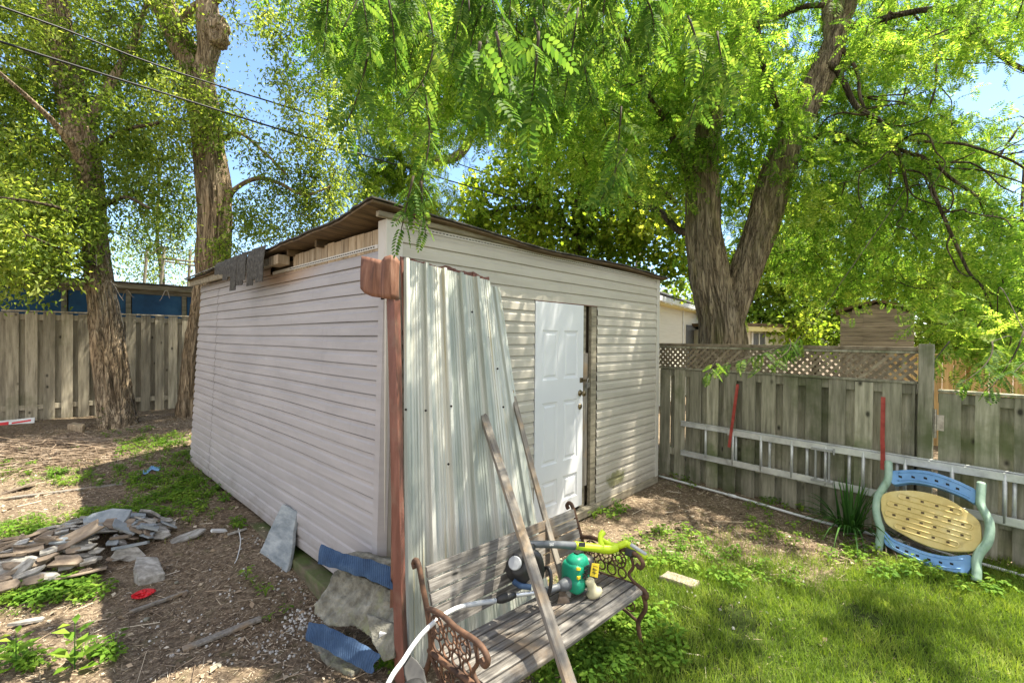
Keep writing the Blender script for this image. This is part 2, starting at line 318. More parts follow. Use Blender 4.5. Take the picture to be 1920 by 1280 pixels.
def siding(name, cols, mildew=False):
    m, nt, bs = newmat(name)
    n1 = noise_(nt, coords(nt, (0.6, 0.6, 5)), 2.0, 6, 0.6)
    col = ramp(nt, n1, cols, [0.3, 0.5, 0.7])
    n2 = noise_(nt, coords(nt, (6, 6, 0.8), 'Object', (2, 1, 5)), 2.5, 6, 0.65)        # faint drip marks
    col = mixc(nt, ramp(nt, n2, [(0, 0, 0), (1, 1, 1)], [0.60, 1.0]), col, tuple(c * 0.8 for c in cols[0]))
    if mildew:
        sx = N_(nt, 'ShaderNodeSeparateXYZ'); t = nt.nodes.new('ShaderNodeTexCoord'); nt.links.new(t.outputs['Object'], sx.inputs[0])
        dx = math_(nt, 'DIVIDE', math_(nt, 'SUBTRACT', sx.outputs[0], 2.93), 0.30); dz = math_(nt, 'DIVIDE', math_(nt, 'SUBTRACT', sx.outputs[2], 0.27), 0.13)
        d = math_(nt, 'ADD', math_(nt, 'MULTIPLY', dx, dx), math_(nt, 'MULTIPLY', dz, dz))
        n3 = noise_(nt, coords(nt, (1, 1, 1)), 9, 6, 0.7)
        f = ramp(nt, math_(nt, 'MULTIPLY_ADD', n3, 2.2, math_(nt, 'MULTIPLY', d, -0.75)), [(0, 0, 0), (1, 1, 1)], [0.62, 1.0])
        col = mixc(nt, math_(nt, 'MULTIPLY', f, 0.75), col, (0.15, 0.16, 0.035))
    else:                                                                              # rust-brown run-off below the hanging shingles
        sx = N_(nt, 'ShaderNodeSeparateXYZ'); t = nt.nodes.new('ShaderNodeTexCoord'); nt.links.new(t.outputs['Object'], sx.inputs[0])
        dy = math_(nt, 'DIVIDE', math_(nt, 'SUBTRACT', sx.outputs[1], 1.75), 0.85); dz = math_(nt, 'DIVIDE', math_(nt, 'SUBTRACT', sx.outputs[2], 2.45), 0.14)
        d = math_(nt, 'ADD', math_(nt, 'MULTIPLY', dy, dy), math_(nt, 'MULTIPLY', dz, dz))
        f = ramp(nt, math_(nt, 'SUBTRACT', 1.15, d), [(0, 0, 0), (1, 1, 1)], [0.0, 1.0])
        col = mixc(nt, math_(nt, 'MULTIPLY', f, 0.6), col, (0.34, 0.19, 0.07))
    sz = N_(nt, 'ShaderNodeSeparateXYZ'); t2 = nt.nodes.new('ShaderNodeTexCoord'); nt.links.new(t2.outputs['Object'], sz.inputs[0])
    n6 = noise_(nt, coords(nt, (1, 1, 1.4), 'Object', (6, 6, 6)), 7, 8, 0.7)          # soil splashed on the lowest courses
    f = ramp(nt, math_(nt, 'MULTIPLY_ADD', n6, 0.9, math_(nt, 'MULTIPLY', sz.outputs[2], -1.3)), [(0, 0, 0), (0.6, 0.6, 0.6)], [0.10, 0.5])
    col = mixc(nt, f, col, (0.20, 0.165, 0.12))
    n7 = noise_(nt, coords(nt, (1, 1, 1), 'Object', (2, 9, 6)), 1.6, 7, 0.7)
    col = mixc(nt, ramp(nt, n7, [(0, 0, 0), (0.35, 0.35, 0.35)], [0.5, 0.75]), col, tuple(c * 0.72 for c in cols[0]))
    nt.links.new(col, bs.inputs['Base Color']); bs.inputs['Roughness'].default_value = 0.55; bs.inputs['Specular IOR Level'].default_value = 0.3
    n4 = noise_(nt, coords(nt, (3, 3, 30)), 6, 4); bump_(nt, bs, n4, 0.12, 0.002); return m
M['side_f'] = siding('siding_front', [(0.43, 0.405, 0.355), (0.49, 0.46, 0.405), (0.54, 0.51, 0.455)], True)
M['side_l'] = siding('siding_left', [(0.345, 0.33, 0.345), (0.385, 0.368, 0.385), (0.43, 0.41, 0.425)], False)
M['trim'] = surface('vinyl_trim', [(0.50, 0.48, 0.44), (0.60, 0.57, 0.53)], 2, rough=0.5, bump=0.08)

def sheetmat():
    m, nt, bs = newmat('chalky_green_sheet_metal')
    at = nt.nodes.new('ShaderNodeAttribute'); at.attribute_name = 'sheet_st'
    def co(sx, sy, off=0.0):
        mp = nt.nodes.new('ShaderNodeMapping'); mp.inputs['Scale'].default_value = (sx, sy, 1); mp.inputs['Location'].default_value = (off, off, 0)
        nt.links.new(at.outputs['Vector'], mp.inputs[0]); return mp.outputs[0]
    n1 = noise_(nt, co(13, 0.35), 1.0, 5, 0.6)
    col = ramp(nt, n1, [(0.26, 0.29, 0.26), (0.41, 0.44, 0.40), (0.56, 0.57, 0.53), (0.65, 0.61, 0.50)], [0.32, 0.45, 0.55, 0.70])
    n2 = noise_(nt, co(90, 1.2, 4), 1.0, 4, 0.6)
    col = mixc(nt, ramp(nt, n2, [(0, 0, 0), (0.7, 0.7, 0.7)], [0.52, 0.70]), col, (0.27, 0.31, 0.28))
    n4 = noise_(nt, co(30, 0.6, 7), 1.0, 5, 0.6)
    col = mixc(nt, ramp(nt, n4, [(0, 0, 0), (0.8, 0.8, 0.8)], [0.60, 0.68]), col, (0.50, 0.45, 0.30))
    n3 = noise_(nt, co(14, 7, 9), 2.0, 9, 0.8)
    col = mixc(nt, ramp(nt, n3, [(0, 0, 0), (1, 1, 1)], [0.63, 0.68]), col, (0.12, 0.12, 0.095))
    nt.links.new(col, bs.inputs['Base Color']); bs.inputs['Roughness'].default_value = 0.5; bs.inputs['Metallic'].default_value = 0.1
    bump_(nt, bs, n3, 0.1, 0.002); return m
M['sheet'] = sheetmat()

def barkmat(name, cols, moss=None):
    m, nt, bs = newmat(name)
    v = coords(nt, (9, 9, 1.3)); n1 = noise_(nt, v, 1.3, 9, 0.66, 0.6)
    n0 = noise_(nt, coords(nt, (12, 12, 1.15), 'Object', (3, 1, 2)), 1.5, 3, 0.5, 0.5)
    ridge = math_(nt, 'ABSOLUTE', math_(nt, 'SUBTRACT', n0, 0.5))
    col = ramp(nt, n1, cols, [0.30, 0.5, 0.70])
    crack = ramp(nt, ridge, [(0.22, 0.2, 0.18), (0.85, 0.85, 0.85), (1, 1, 1)], [0.0, 0.035, 0.12])
    col = mixc(nt, 0.9, col, crack, 'MULTIPLY')
    n5 = noise_(nt, coords(nt, (1, 1, 0.5), 'Object', (8, 3, 1)), 2.2, 4, 0.6)
    col = mixc(nt, ramp(nt, n5, [(0, 0, 0), (0.45, 0.45, 0.45)], [0.4, 0.65]), col, mixc(nt, 1.0, col, (1.5, 1.35, 1.15), 'MULTIPLY'))
    if moss:
        n2 = noise_(nt, coords(nt, (2, 2, 0.8), 'Object', (5, 1, 1)), 1.5, 5, 0.6)
        col = mixc(nt, ramp(nt, n2, [(0, 0, 0), (0.7, 0.7, 0.7)], [0.5, 0.72]), col, moss)
    nt.links.new(col, bs.inputs['Base Color']); bs.inputs['Roughness'].default_value = 0.92; bs.inputs['Specular IOR Level'].default_value = 0.2
    h = math_(nt, 'MULTIPLY_ADD', math_(nt, 'MINIMUM', ridge, 0.12), 6.0, n1); bump_(nt, bs, h, 1.0, 0.035); return m
M['bark_e'] = barkmat('grey_brown_bark', [(0.10, 0.08, 0.056), (0.26, 0.215, 0.155), (0.42, 0.36, 0.27)], (0.20, 0.19, 0.08))
M['bark_a'] = barkmat('willow_bark', [(0.12, 0.09, 0.06), (0.34, 0.265, 0.185), (0.52, 0.43, 0.32)])
M['bark_d'] = barkmat('dark_bark', [(0.04, 0.031, 0.022), (0.10, 0.08, 0.055), (0.17, 0.14, 0.10)])
M['twig'] = surface('twig_bark', [(0.03, 0.022, 0.014), (0.07, 0.055, 0.035)], 20, rough=0.9, bump=0.2)
M['leaf_e'] = leafmat('locust_leaf', (0.05, 0.125, 0.024), (0.145, 0.265, 0.048), (0.37, 0.48, 0.13), 0.62, (2.2, 2.0, 0.9))
M['leaf_n'] = leafmat('near_locust_leaf', (0.045, 0.11, 0.024), (0.095, 0.185, 0.035), (0.25, 0.34, 0.075), 0.5, (1.65, 1.6, 0.85))
M['leaf_a'] = leafmat('small_leaf', (0.065, 0.115, 0.026), (0.17, 0.25, 0.055), (0.40, 0.47, 0.15), 0.55, (2.2, 2.0, 0.9))
M['leaf_d'] = leafmat('dark_maple_leaf', (0.07, 0.13, 0.02), (0.21, 0.31, 0.045), (0.45, 0.52, 0.11), 0.64, (2.2, 2.0, 0.8))
M['leaf_y'] = leafmat('yellow_green_leaf', (0.10, 0.18, 0.025), (0.20, 0.30, 0.045), (0.37, 0.43, 0.09), 0.55, (2.0, 1.9, 0.9))
M['weed'] = leafmat('weed_leaf', (0.065, 0.15, 0.018), (0.14, 0.26, 0.03), (0.28, 0.38, 0.06), 0.38, (1.7, 1.7, 0.7), rough=0.65, big=3)
M['grass'] = leafmat('grass_blade', (0.08, 0.14, 0.02), (0.17, 0.26, 0.035), (0.34, 0.40, 0.09), 0.35, (1.8, 1.8, 0.7), big=2.5)
M['lily'] = leafmat('strap_leaf', (0.03, 0.09, 0.02), (0.06, 0.15, 0.03), (0.13, 0.24, 0.05), 0.3, (1.8, 1.9, 0.7))

def littermat():
    m, nt, bs = newmat('litter'); r = island(nt)
    col = ramp(nt, r, [(0.075, 0.052, 0.034), (0.20, 0.145, 0.098), (0.36, 0.275, 0.19), (0.50, 0.41, 0.30), (0.60, 0.54, 0.44)], [0, 0.3, 0.6, 0.85, 1.0])
    nt.links.new(col, bs.inputs['Base Color']); bs.inputs['Roughness'].default_value = 0.9; return m
M['litter'] = littermat()
def groundmat():
    m, nt, bs = newmat('soil')
    a = nt.nodes.new('ShaderNodeAttribute'); a.attribute_name = 'lawn'
    v = coords(nt, (1, 1, 1), 'World')
    n1 = noise_(nt, v, 1.1, 6, 0.6); n2 = noise_(nt, v, 26, 9, 0.78); n3 = noise_(nt, v, 6, 6, 0.7)
    soil = ramp(nt, n2, [(0.055, 0.04, 0.027), (0.16, 0.12, 0.085), (0.30, 0.235, 0.165), (0.46, 0.38, 0.28)], [0.32, 0.47, 0.58, 0.75])
    soil = mixc(nt, ramp(nt, n1, [(0, 0, 0), (0.7, 0.7, 0.7)], [0.45, 0.65]), soil, mixc(nt, 1.0, soil, (0.72, 0.66, 0.62), 'MULTIPLY'))
    soil = mixc(nt, ramp(nt, n3, [(0, 0, 0), (0.5, 0.5, 0.5)], [0.55, 0.7]), soil, (0.085, 0.10, 0.03))
    lawn = ramp(nt, n2, [(0.025, 0.028, 0.010), (0.05, 0.075, 0.018), (0.10, 0.14, 0.03)], [0.35, 0.5, 0.7])
    col = mixc(nt, a.outputs['Fac'], soil, lawn)
    nt.links.new(col, bs.inputs['Base Color']); bs.inputs['Roughness'].default_value = 0.95; bs.inputs['Specular IOR Level'].default_value = 0.15
    bump_(nt, bs, math_(nt, 'MULTIPLY_ADD', n3, 0.5, n2), 1.0, 0.025); return m
M['ground'] = groundmat()

# ------------------------------------------------------------------ ground
def lawn_w(x, y):
    n = noise.noise(Vector((x * 1.3, y * 1.3, 9))) * 0.45 + noise.noise(Vector((x * 4.5, y * 4.5, 2))) * 0.22
    a = 3.80 + 0.05 * (x - 2) + n - y               # far edge of the lawn
    b = x - (0.30 + 0.15 * (y - 2)) + n * 0.8       # left edge
    return sm(min(a, b) / 0.45 + 0.35)
def axis(lo, hi, step, far):
    a = list(np.arange(lo, hi + 1e-6, step)); s = step; l = [a[0]]; r = [a[-1]]
    while l[-1] > -far: s *= 1.25; l.append(l[-1] - s)
    s = step
    while r[-1] < far: s *= 1.25; r.append(r[-1] + s)
    return l[:0:-1] + a + r[1:]
gx = axis(-9.5, 5.5, 0.055, 250); gy = axis(1.2, 9.6, 0.055, 250)
mb = MB(); lw = []
for y in gy:
    for x in gx:
        mb.v.append((x, y, hb(x, y))); lw.append(lawn_w(x, y) if y < 6 and -3 < x < 8 else 0)
nx = len(gx)
mb.f = [(j * nx + i, j * nx + i + 1, (j + 1) * nx + i + 1, (j + 1) * nx + i) for j in range(len(gy) - 1) for i in range(nx - 1)]
mb.mi = [0] * len(mb.f)
ground = mb.build('ground', M['ground'], smooth=True); tag(ground, None, None, kind='structure')
at = ground.data.attributes.new('lawn', 'FLOAT', 'POINT'); at.data.foreach_set('value', lw)

# ------------------------------------------------------------------ the shed
C0 = Vector((-0.838, 3.038, 0)); SROT = Matrix.Rotation(math.atan2(0.7222, 0.6917), 3, 'Z')
shed = thing('garden_shed', 'flat-roofed beige vinyl-sided shed with a white door and curling roof edge', 'shed', C0, SROT)
def sl(x, y, z): return shed.matrix_basis @ Vector((x, y, z))
PROF = [(0, -0.006), (0, 0.015), (0.056, 0.013), (0.070, 0.005), (0.0905, 0.004), (0.091, -0.006), (0.1, -0.006)]; NP = 6
def left_off(y, z): return max(0, (2.45 - z) / 2.4) * (0.045 + 0.015 * y) + 0.010 * noise.noise(Vector((y * 0.9, z * 0.8, 4)))
def siding_left(y0, y1, k0, k1, base=0.0):
    mb = MB(); n = max(2, int((y1 - y0) / 0.14))
    for k in range(k0, k1):
        zb = 0.06 + 0.1 * k
        def fn(s, t, zb=zb, k=k):
            y = y0 + (y1 - y0) * s; dz, o = PROF[int(round(t * NP))]; z = zb + dz
            dzz = 0.006 * noise.noise(Vector((y * 0.8, k * 0.35, 1))) + 0.02 * max(0, y - 3.6) / 1.3 * (1 if zb < 2.0 else 0)
            return (-o - base - left_off(y, z), y, z + dzz)
        mb.grid(fn, n, NP)
    return mb
def siding_front(mb, x0, x1, k0, k1):
    n = max(2, int((x1 - x0) / 0.2))
    for k in range(k0, k1):
        zb = 0.1 + 0.1 * k
        def fn(s, t, zb=zb, k=k):
            x = x0 + (x1 - x0) * s; dz, o = PROF[int(round(t * NP))]
            return (x, -o * 0.8 - 0.003 - 0.004 * noise.noise(Vector((x, zb, 2))) - 0.004, zb + dz * 1.0 + 0.003 * noise.noise(Vector((x * 0.9, k * 0.4, 7))))
        mb.grid(fn, n, NP)
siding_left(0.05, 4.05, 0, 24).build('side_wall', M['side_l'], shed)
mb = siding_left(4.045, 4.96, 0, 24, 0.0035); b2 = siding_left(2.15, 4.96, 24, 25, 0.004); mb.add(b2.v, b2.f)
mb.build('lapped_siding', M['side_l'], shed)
mb = MB(); siding_front(mb, 0.04, 1.49, 0, 21); siding_front(mb, 2.51, 3.87, 0, 21); siding_front(mb, 0.04, 3.87, 21, 25)
mb.build('front_wall', M['side_f'], shed)
mb = MB(); mb.bx(0.03, 3.90, 0.07, 4.93, 0.1, 2.56); mb.bx(0.03, 1.495, 0.005, 0.07, 0.1, 2.56); mb.bx(2.505, 3.9, 0.005, 0.07, 0.1, 2.56); mb.bx(1.495, 2.505, 0.005, 0.07, 2.2, 2.56)
mb.build('sheathing', M['inside'], shed)
mb = MB()                                                     # perforated strip over the top courses
mb.bx(0.1, 3.87, -0.012, 0.0, 2.60, 2.632)
for i in range(int(3.7 / 0.032)): mb.bx(0.13 + i * 0.032, 0.149 + i * 0.032, -0.0145, -0.0115, 2.612, 2.618, 1)
mb.bx(-0.016, -0.004, 0.1, 2.1, 2.455, 2.482)
for i in range(int(1.55 / 0.034)): mb.bx(-0.0185, -0.0155, 0.14 + i * 0.034, 0.16 + i * 0.034, 2.464, 2.471, 1)
mb.build('nailing_strip', [M['trim'], M['dark']], shed)
mb = MB(); mb.bx(-0.022, 0.105, -0.022, -0.002, 0.1, 2.635); mb.bx(-0.022, -0.003, -0.002, 0.085, 2.36, 2.635)
mb.build('corner_trim', M['trim'], shed, bevel=0.004)
mb = MB(); mb.bx(3.865, 3.945, -0.024, 0.0, 0.06, 2.62); mb.bx(3.925, 3.945, 0, 0.06, 0.06, 2.62)
mb.build('corner_trim', M['trim'], shed, bevel=0.004)
mb = MB()                                                     # the loose end channel of the side wall
def chan(s, t, o0, o1, y0, y1):
    z = 0.05 + 2.05 * s; return (-(o0 + (o1 - o0) * t) - left_off(0.05, z), y0 + (y1 - y0) * t, z)
mb.grid(lambda s, t: chan(s, t, 0.020, 0.020, 0.065, 0.0), 20, 1); mb.grid(lambda s, t: chan(s, t, 0.020, -0.035, 0.0, -0.028), 20, 1)
mb.grid(lambda s, t: chan(s, t, -0.035, -0.038, -0.028, 0.0), 20, 1)
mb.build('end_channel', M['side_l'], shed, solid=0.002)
# roof
def roofz(x, y):
    z = 2.645 + 0.026 * noise.noise(Vector((x * 0.9, y * 0.9, 6))) - 0.006 * y
    c = sm(1 - (x + 0.17) / 1.6) * sm(1 - (y + 0.1) / 0.45); z += 0.05 * c
    if x < 0.2: z += 0.016 * math.sin(y * 2.3 + 0.5) * sm((0.2 - x) / 0.4)
    return z
def edge(y): return -0.165 - 0.03 * noise.noise(Vector((y * 2.2, 0, 5))) - 0.012 * noise.noise(Vector((y * 13, 0, 9)))
mb = MB()
def rf(s, t, dz, e=0.0):
    y = -0.10 - e + (5.12 + e) * t; x = edge(y) - e + (4.02 + e * 2 - edge(y)) * s; return (x, y, roofz(x, y) + dz)
mb.grid(lambda s, t: rf(s, t, 0), 30, 60); mb.build('roof_deck', M['deck'], shed, solid=0.014)
mb = MB(); mb.grid(lambda s, t: (lambda p: (p[0] + 0.006 * noise.noise(Vector((p[0] * 9, p[1] * 9, 1))), p[1] + 0.012 * noise.noise(Vector((p[0] * 8, p[1] * 3, 3))), p[2] + 0.006 * noise.noise(Vector((p[0] * 5, p[1] * 5, 8)))))(rf(s, t, 0.018, 0.012)), 60, 90)
mb.build('roof_shingles', M['shingle'], shed, solid=0.010)
mb = MB()
for i in range(13):
    y = 0.07 + i * 0.118; w = 0.112
    mb.bx(-0.008, 0.012, y, y + w - 0.006 * random.random(), 2.44, 2.585 + 0.01 * random.random())
mb.build('raw_boards', M['raw'], shed)
mb = MB(); mb.bx(-0.09, 1.4, -0.045, -0.004, 2.636, 2.672); mb.build('fascia_beam', M['beamw'], shed, bevel=0.004)
for y in (0.95, 1.55):
    MB().bx(-0.07, 0.3, y, y + 0.04, 2.572, 2.628).build('rafter', M['deck'], shed, bevel=0.003)
MB().bx(-0.13, -0.03, 1.62, 1.86, 2.50, 2.585).build('broken_block', M['raw'], shed, bevel=0.004)
mb = MB(); mb.beam((-0.10, 1.9, 2.545), (-0.12, 5.0, 2.578), 0.038, 0.075, (0, 0, 1)); mb.build('eave_board', M['beamw'], shed, bevel=0.004)
for i in range(10):                                            # shingle tabs hanging over the eave
    y = 1.72 + i * 0.152; L = [0.30, 0.27, 0.31, 0.24, 0.29, 0.33, 0.17, 0.20, 0.13, 0.11][i] + 0.02 * random.random(); oo = 0.014 * (i % 2)
    mb = MB(); tw = random.uniform(-0.02, 0.03)
    def tab(s, t, y=y, L=L, tw=tw, oo=oo):
        a = min(1, t * 2.2); out = 0.185 + oo + 0.03 * a + 0.014 * s + tw * t * 0.5
        z = 2.668 - 0.02 * t - L * max(0, t - 0.18) / 0.82
        return (-out, y + 0.138 * s + (0.02 * random.random() if t == 1 else 0), z)
    mb.grid(tab, 4, 6); mb.build('hanging_shingle', M['shingle'], shed, solid=0.006)
for i in range(16):
    y = 2.95 + i * 0.125
    mb = MB(); mb.grid(lambda s, t: (-0.17 - 0.045 * t * (0.6 + 0.8 * random.random()), y + 0.13 * s, 2.655 + 0.012 * random.random() - 0.035 * t), 3, 2)
    mb.build('curled_shingle', M['shingle'], shed, solid=0.007)
# sill timbers
mb = MB(); mb.bx(1.1, 2.55, -0.055, 0.03, 0.02, 0.098); mb.bx(2.555, 3.2, -0.035, 0.03, 0.01, 0.096); mb.bx(3.205, 3.93, -0.03, 0.03, 0.005, 0.094); mb.bx(0.9, 3.9, -0.02, 0.04, -0.12, 0.004)
mb.build('sill', M['beamw'], shed, bevel=0.004)
# doorway
mb = MB()
pan = [(0.27, 0.51), (0.66, 1.25), (1.46, 1.93)]; cols_ = [(0.10, 0.335), (0.425, 0.66)]
xs = [0, 0.10, 0.335, 0.425, 0.66, 0.75]; zs = [0.15, 0.27, 0.51, 0.66, 1.25, 1.46, 1.93, 2.19]; yf = -0.018
for i in range(5):
    for j in range(7):
        x0, x1, z0, z1 = xs[i], xs[i + 1], zs[j], zs[j + 1]
        if i in (1, 3) and j in (1, 3, 5):
            r = [(0, 0), (0.012, 0.007), (0.030, 0.009), (0.048, 0.002), (0.052, 0.002)]
            for (a, da), (b, db) in zip(r, r[1:]):
                o_ = [(x0 + a, yf + da, z0 + a), (x1 - a, yf + da, z0 + a), (x1 - a, yf + da, z1 - a), (x0 + a, yf + da, z1 - a)]
                n_ = [(x0 + b, yf + db, z0 + b), (x1 - b, yf + db, z0 + b), (x1 - b, yf + db, z1 - b), (x0 + b, yf + db, z1 - b)]
                mb.add(o_ + n_, [(k, (k + 1) % 4, 4 + (k + 1) % 4, 4 + k) for k in range(4)])
            a, da = r[-1]; mb.add([(x0 + a, yf + da, z0 + a), (x1 - a, yf + da, z0 + a), (x1 - a, yf + da, z1 - a), (x0 + a, yf + da, z1 - a)], [(0, 1, 2, 3)])
        else: mb.add([(x0, yf, z0), (x1, yf, z0), (x1, yf, z1), (x0, yf, z1)], [(0, 1, 2, 3)])
mb.add([(0, yf, 0.15), (0.75, yf, 0.15), (0.75, yf, 2.19), (0, yf, 2.19), (0, 0.022, 0.15), (0.75, 0.022, 0.15), (0.75, 0.022, 2.19), (0, 0.022, 2.19)],
       [(0, 1, 5, 4), (1, 2, 6, 5), (2, 3, 7, 6), (3, 0, 4, 7), (4, 5, 6, 7)])
mb.v = [(x + 1.5, y, z) for x, y, z in mb.v]
bmf = mb.build('door', M['door'], shed)
X90 = Matrix.Rotation(R_(90), 4, 'X')
def knob(x, z, r, L, prof, name, m, par):
    k = MB(); k.lathe(prof, Matrix.Translation((x, yf - 0.001, z)) @ X90, 20); return k.build(name, m, par, smooth=True)
knob(2.195, 1.30, 0.03, 0.06, [(0.032, 0), (0.032, 0.006), (0.012, 0.010), (0.012, 0.030), (0.026, 0.040), (0.029, 0.052), (0.022, 0.064), (0.004, 0.068)], 'knob', M['brass'], bmf)
knob(2.195, 1.165, 0.03, 0.02, [(0.030, 0), (0.030, 0.008), (0.024, 0.014), (0.010, 0.018), (0.003, 0.018)], 'deadbolt', M['brass'], bmf)
mb = MB(); mb.bx(2.19, 2.243, yf - 0.004, yf - 0.001, 1.405, 1.455); mb.bx(2.235, 2.33, yf - 0.010, yf - 0.006, 1.412, 1.438)
mb.build('hasp', M['brass'], bmf, bevel=0.001)
mb = MB(); mb.bx(2.290, 2.338, yf - 0.03, yf - 0.012, 1.345, 1.395)
pts = [(2.298 + 0.033 * 0.5 * (1 - math.cos(a)), yf - 0.02, 1.395 + 0.035 * math.sin(a) + 0.01) for a in np.linspace(0, math.pi, 11)]
pts = [(2.298, yf - 0.02, 1.39)] + pts + [(2.331, yf - 0.02, 1.39)]; mb.tube(pts, 0.004, 8)
mb.build('padlock', M['steel'], bmf, bevel=0.003)
mb = MB(); mb.bx(2.275, 2.36, 0.028, 0.06, 0.10, 2.195); mb.build('door_jamb', M['beamw'], shed, bevel=0.002)
mb = MB(); mb.bx(2.272, 2.365, 0.004, 0.026, 0.32, 1.70); mb.build('door_stop', M['stick'], shed, bevel=0.002)
mb = MB(); mb.bx(2.405, 2.500, -0.012, 0.026, 0.10, 2.195); mb.build('door_jamb', M['beamw'], shed, bevel=0.002)
MB().bx(1.49, 2.51, -0.018, 0.0, 2.192, 2.206).build('head_trim', M['rust'], shed)
# ------------------------------------------------------------------ timber along the side wall
def timber(y0, y1, x0, label):
    t = MB(); n = 8
    t.bx(x0, x0 + 0.14, y0, y1, -0.17, -0.005)
    o = t.build('base_timber', M['timber'], bevel=0.012); o.matrix_basis = Matrix.Translation(C0) @ SROT.to_4x4()
    tag(o, label, 'timber', 'timbers under the side wall of the shed')
timber(1.72, 3.2, -0.17, 'mossy green timber along the shed base, behind the leaning blue-grey slab')
timber(0.50, 1.70, -0.15, 'brown timber along the shed base, nearest the broken concrete')

# ------------------------------------------------------------------ fences
def board_fence(mbF, x0, x1, zb, zt, W=0.145, gap=0.075, back=True, railz=(), y=0.0, lean=0.0, seed=1):
    rs = random.Random(seed); x = x0
    while x < x1 - 0.02:
        w = min(W, x1 - x); dz = rs.uniform(-0.006, 0.006); sh = rs.uniform(-0.004, 0.004)
        mbF.add([(x + sh, y, zb), (x + w + sh, y, zb), (x + w + sh, y, zt + dz), (x + sh, y, zt + dz), (x + sh, y + 0.016, zb), (x + w + sh, y + 0.016, zb), (x + w + sh, y + 0.016, zt + dz), (x + sh, y + 0.016, zt + dz)],
                [(0, 1, 2, 3), (4, 5, 6, 7), (0, 1, 5, 4), (1, 2, 6, 5), (2, 3, 7, 6), (3, 0, 4, 7)])
        if back:
            xb = x + w - 0.025; wb = gap + 0.05
            mbF.bx(xb, xb + wb, y + 0.076, y + 0.092, zb, zt - 0.05)
        x += W + gap
FR = Vector((2.09, 6.22, 0)); FROT = Matrix.Rotation(math.atan2(-0.763, 0.646), 3, 'Z')
fence = thing('lattice_fence', 'weathered grey-green board fence topped with diagonal lattice, ladder hung on it', 'fence', FR, FROT)
mb = MB(); board_fence(mb, -0.06, 2.60, -0.03, 1.45); mb.build('boards', M['fence'], fence)
mb = MB(); mb.bx(-0.06, 2.61, 0.0165, 0.0755, 1.36, 1.455); mb.bx(-0.06, 2.61, 0.0165, 0.0755, 0.30, 0.39); mb.build('rail', M['fence'], fence, bevel=0.002)
mb = MB(); mb.bx(-0.08, 2.615, -0.02, 0.06, 1.765, 1.80); mb.build('cap_rail', M['lattice'], fence, bevel=0.003)
mb = MB(); mb.bx(-0.08, 2.615, -0.012, 0.03, 1.457, 1.480); mb.bx(-0.08, 2.615, -0.01, 0.028, 1.74, 1.764); mb.build('lattice_frame', M['fence'], fence, bevel=0.002)
mb = MB(); z0, z1 = 1.478, 1.742; H = z1 - z0; sp = 0.074
for d, yy in ((1, 0.004), (-1, 0.012)):
    n = int((2.66 + H) / sp)
    for i in range(n):
        xa = -0.08 - H + i * sp if d == 1 else -0.08 + i * sp; hw = 0.0205
        a = [(xa - hw, z0), (xa + hw, z0), (xa + hw + d * H, z1), (xa - hw + d * H, z1)]
        # clip to the panel
        pts = a; 
        for lim, sg in ((-0.08, 1), (2.61, -1)):
            out = []
            for k in range(len(pts)):
                p, q = pts[k], pts[(k + 1) % len(pts)]; pi = (p[0] - lim) * sg >= 0; qi = (q[0] - lim) * sg >= 0
                if pi: out.append(p)
                if pi != qi: t = (lim - p[0]) / (q[0] - p[0]); out.append((lim, p[1] + t * (q[1] - p[1])))
            pts = out
            if not pts: break
        if len(pts) >= 3: mb.prism([(p[0], yy, p[1]) for p in pts], (0, 0.006, 0))
mb.build('lattice', M['lattice'], fence)
mb = MB(); mb.bx(2.625, 2.725, -0.05, 0.05, -0.05, 1.83); mb.build('post', M['fence'], fence, bevel=0.005)
gate = thing('low_board_fence', 'lower stretch of weathered board fence right of the lattice post', 'fence', FR, FROT)
mb = MB(); board_fence(mb, 2.76, 6.3, 0.0, 1.39, 0.145, 0.085, seed=5); mb.build('boards', M['fence'], gate)
mb = MB(); mb.bx(2.755, 6.3, 0.0165, 0.0755, 1.30, 1.385); mb.bx(2.755, 6.3, 0.0165, 0.0755, 0.28, 0.37); mb.bx(2.755, 6.3, -0.012, 0.085, 1.396, 1.418); mb.build('rail', M['fence'], gate, bevel=0.002)
mb = MB(); mb.bx(2.728, 2.80, -0.008, -0.001, 1.05, 1.19); mb.tube([(2.742, -0.012, 0.98), (2.742, -0.012, 1.24)], 0.011, 8); mb.build('hinge', M['steel'], gate)
# left fence, parallel to the shed front
FL = Vector((-9.3, 7.06, 0.30)); 
lf = thing('left_board_fence', 'brownish board-on-board fence standing behind the two left tree trunks', 'fence', FL, SROT)
mb = MB(); board_fence(mb, 0.95, 6.2, -0.05, 1.93, 0.15, 0.075, seed=3); mb.build('boards', M['fence_left'], lf)
mb = MB(); mb.bx(0.9, 6.2, 0.0165, 0.0755, 1.80, 1.90); mb.bx(0.9, 6.2, 0.0165, 0.0755, 0.22, 0.31); mb.bx(0.9, 6.2, -0.02, 0.07, 1.94, 1.965); mb.build('rail', M['fence_left'], lf, bevel=0.002)
mb = MB(); 
for i in range(18): mb.bx(-3.025 + i * 0.225, -3.025 + i * 0.225 + 0.212, 0.05, 0.068, -0.1, 1.93)
mb.build('plain_boards', M['fence_left'], lf)
mb = MB(); mb.beam((0.55, 0.02, -0.1), (0.74, 0.02, 2.65), 0.10, 0.10, (1, 0, 0)); mb.build('post', M['fence_left'], lf, bevel=0.004)
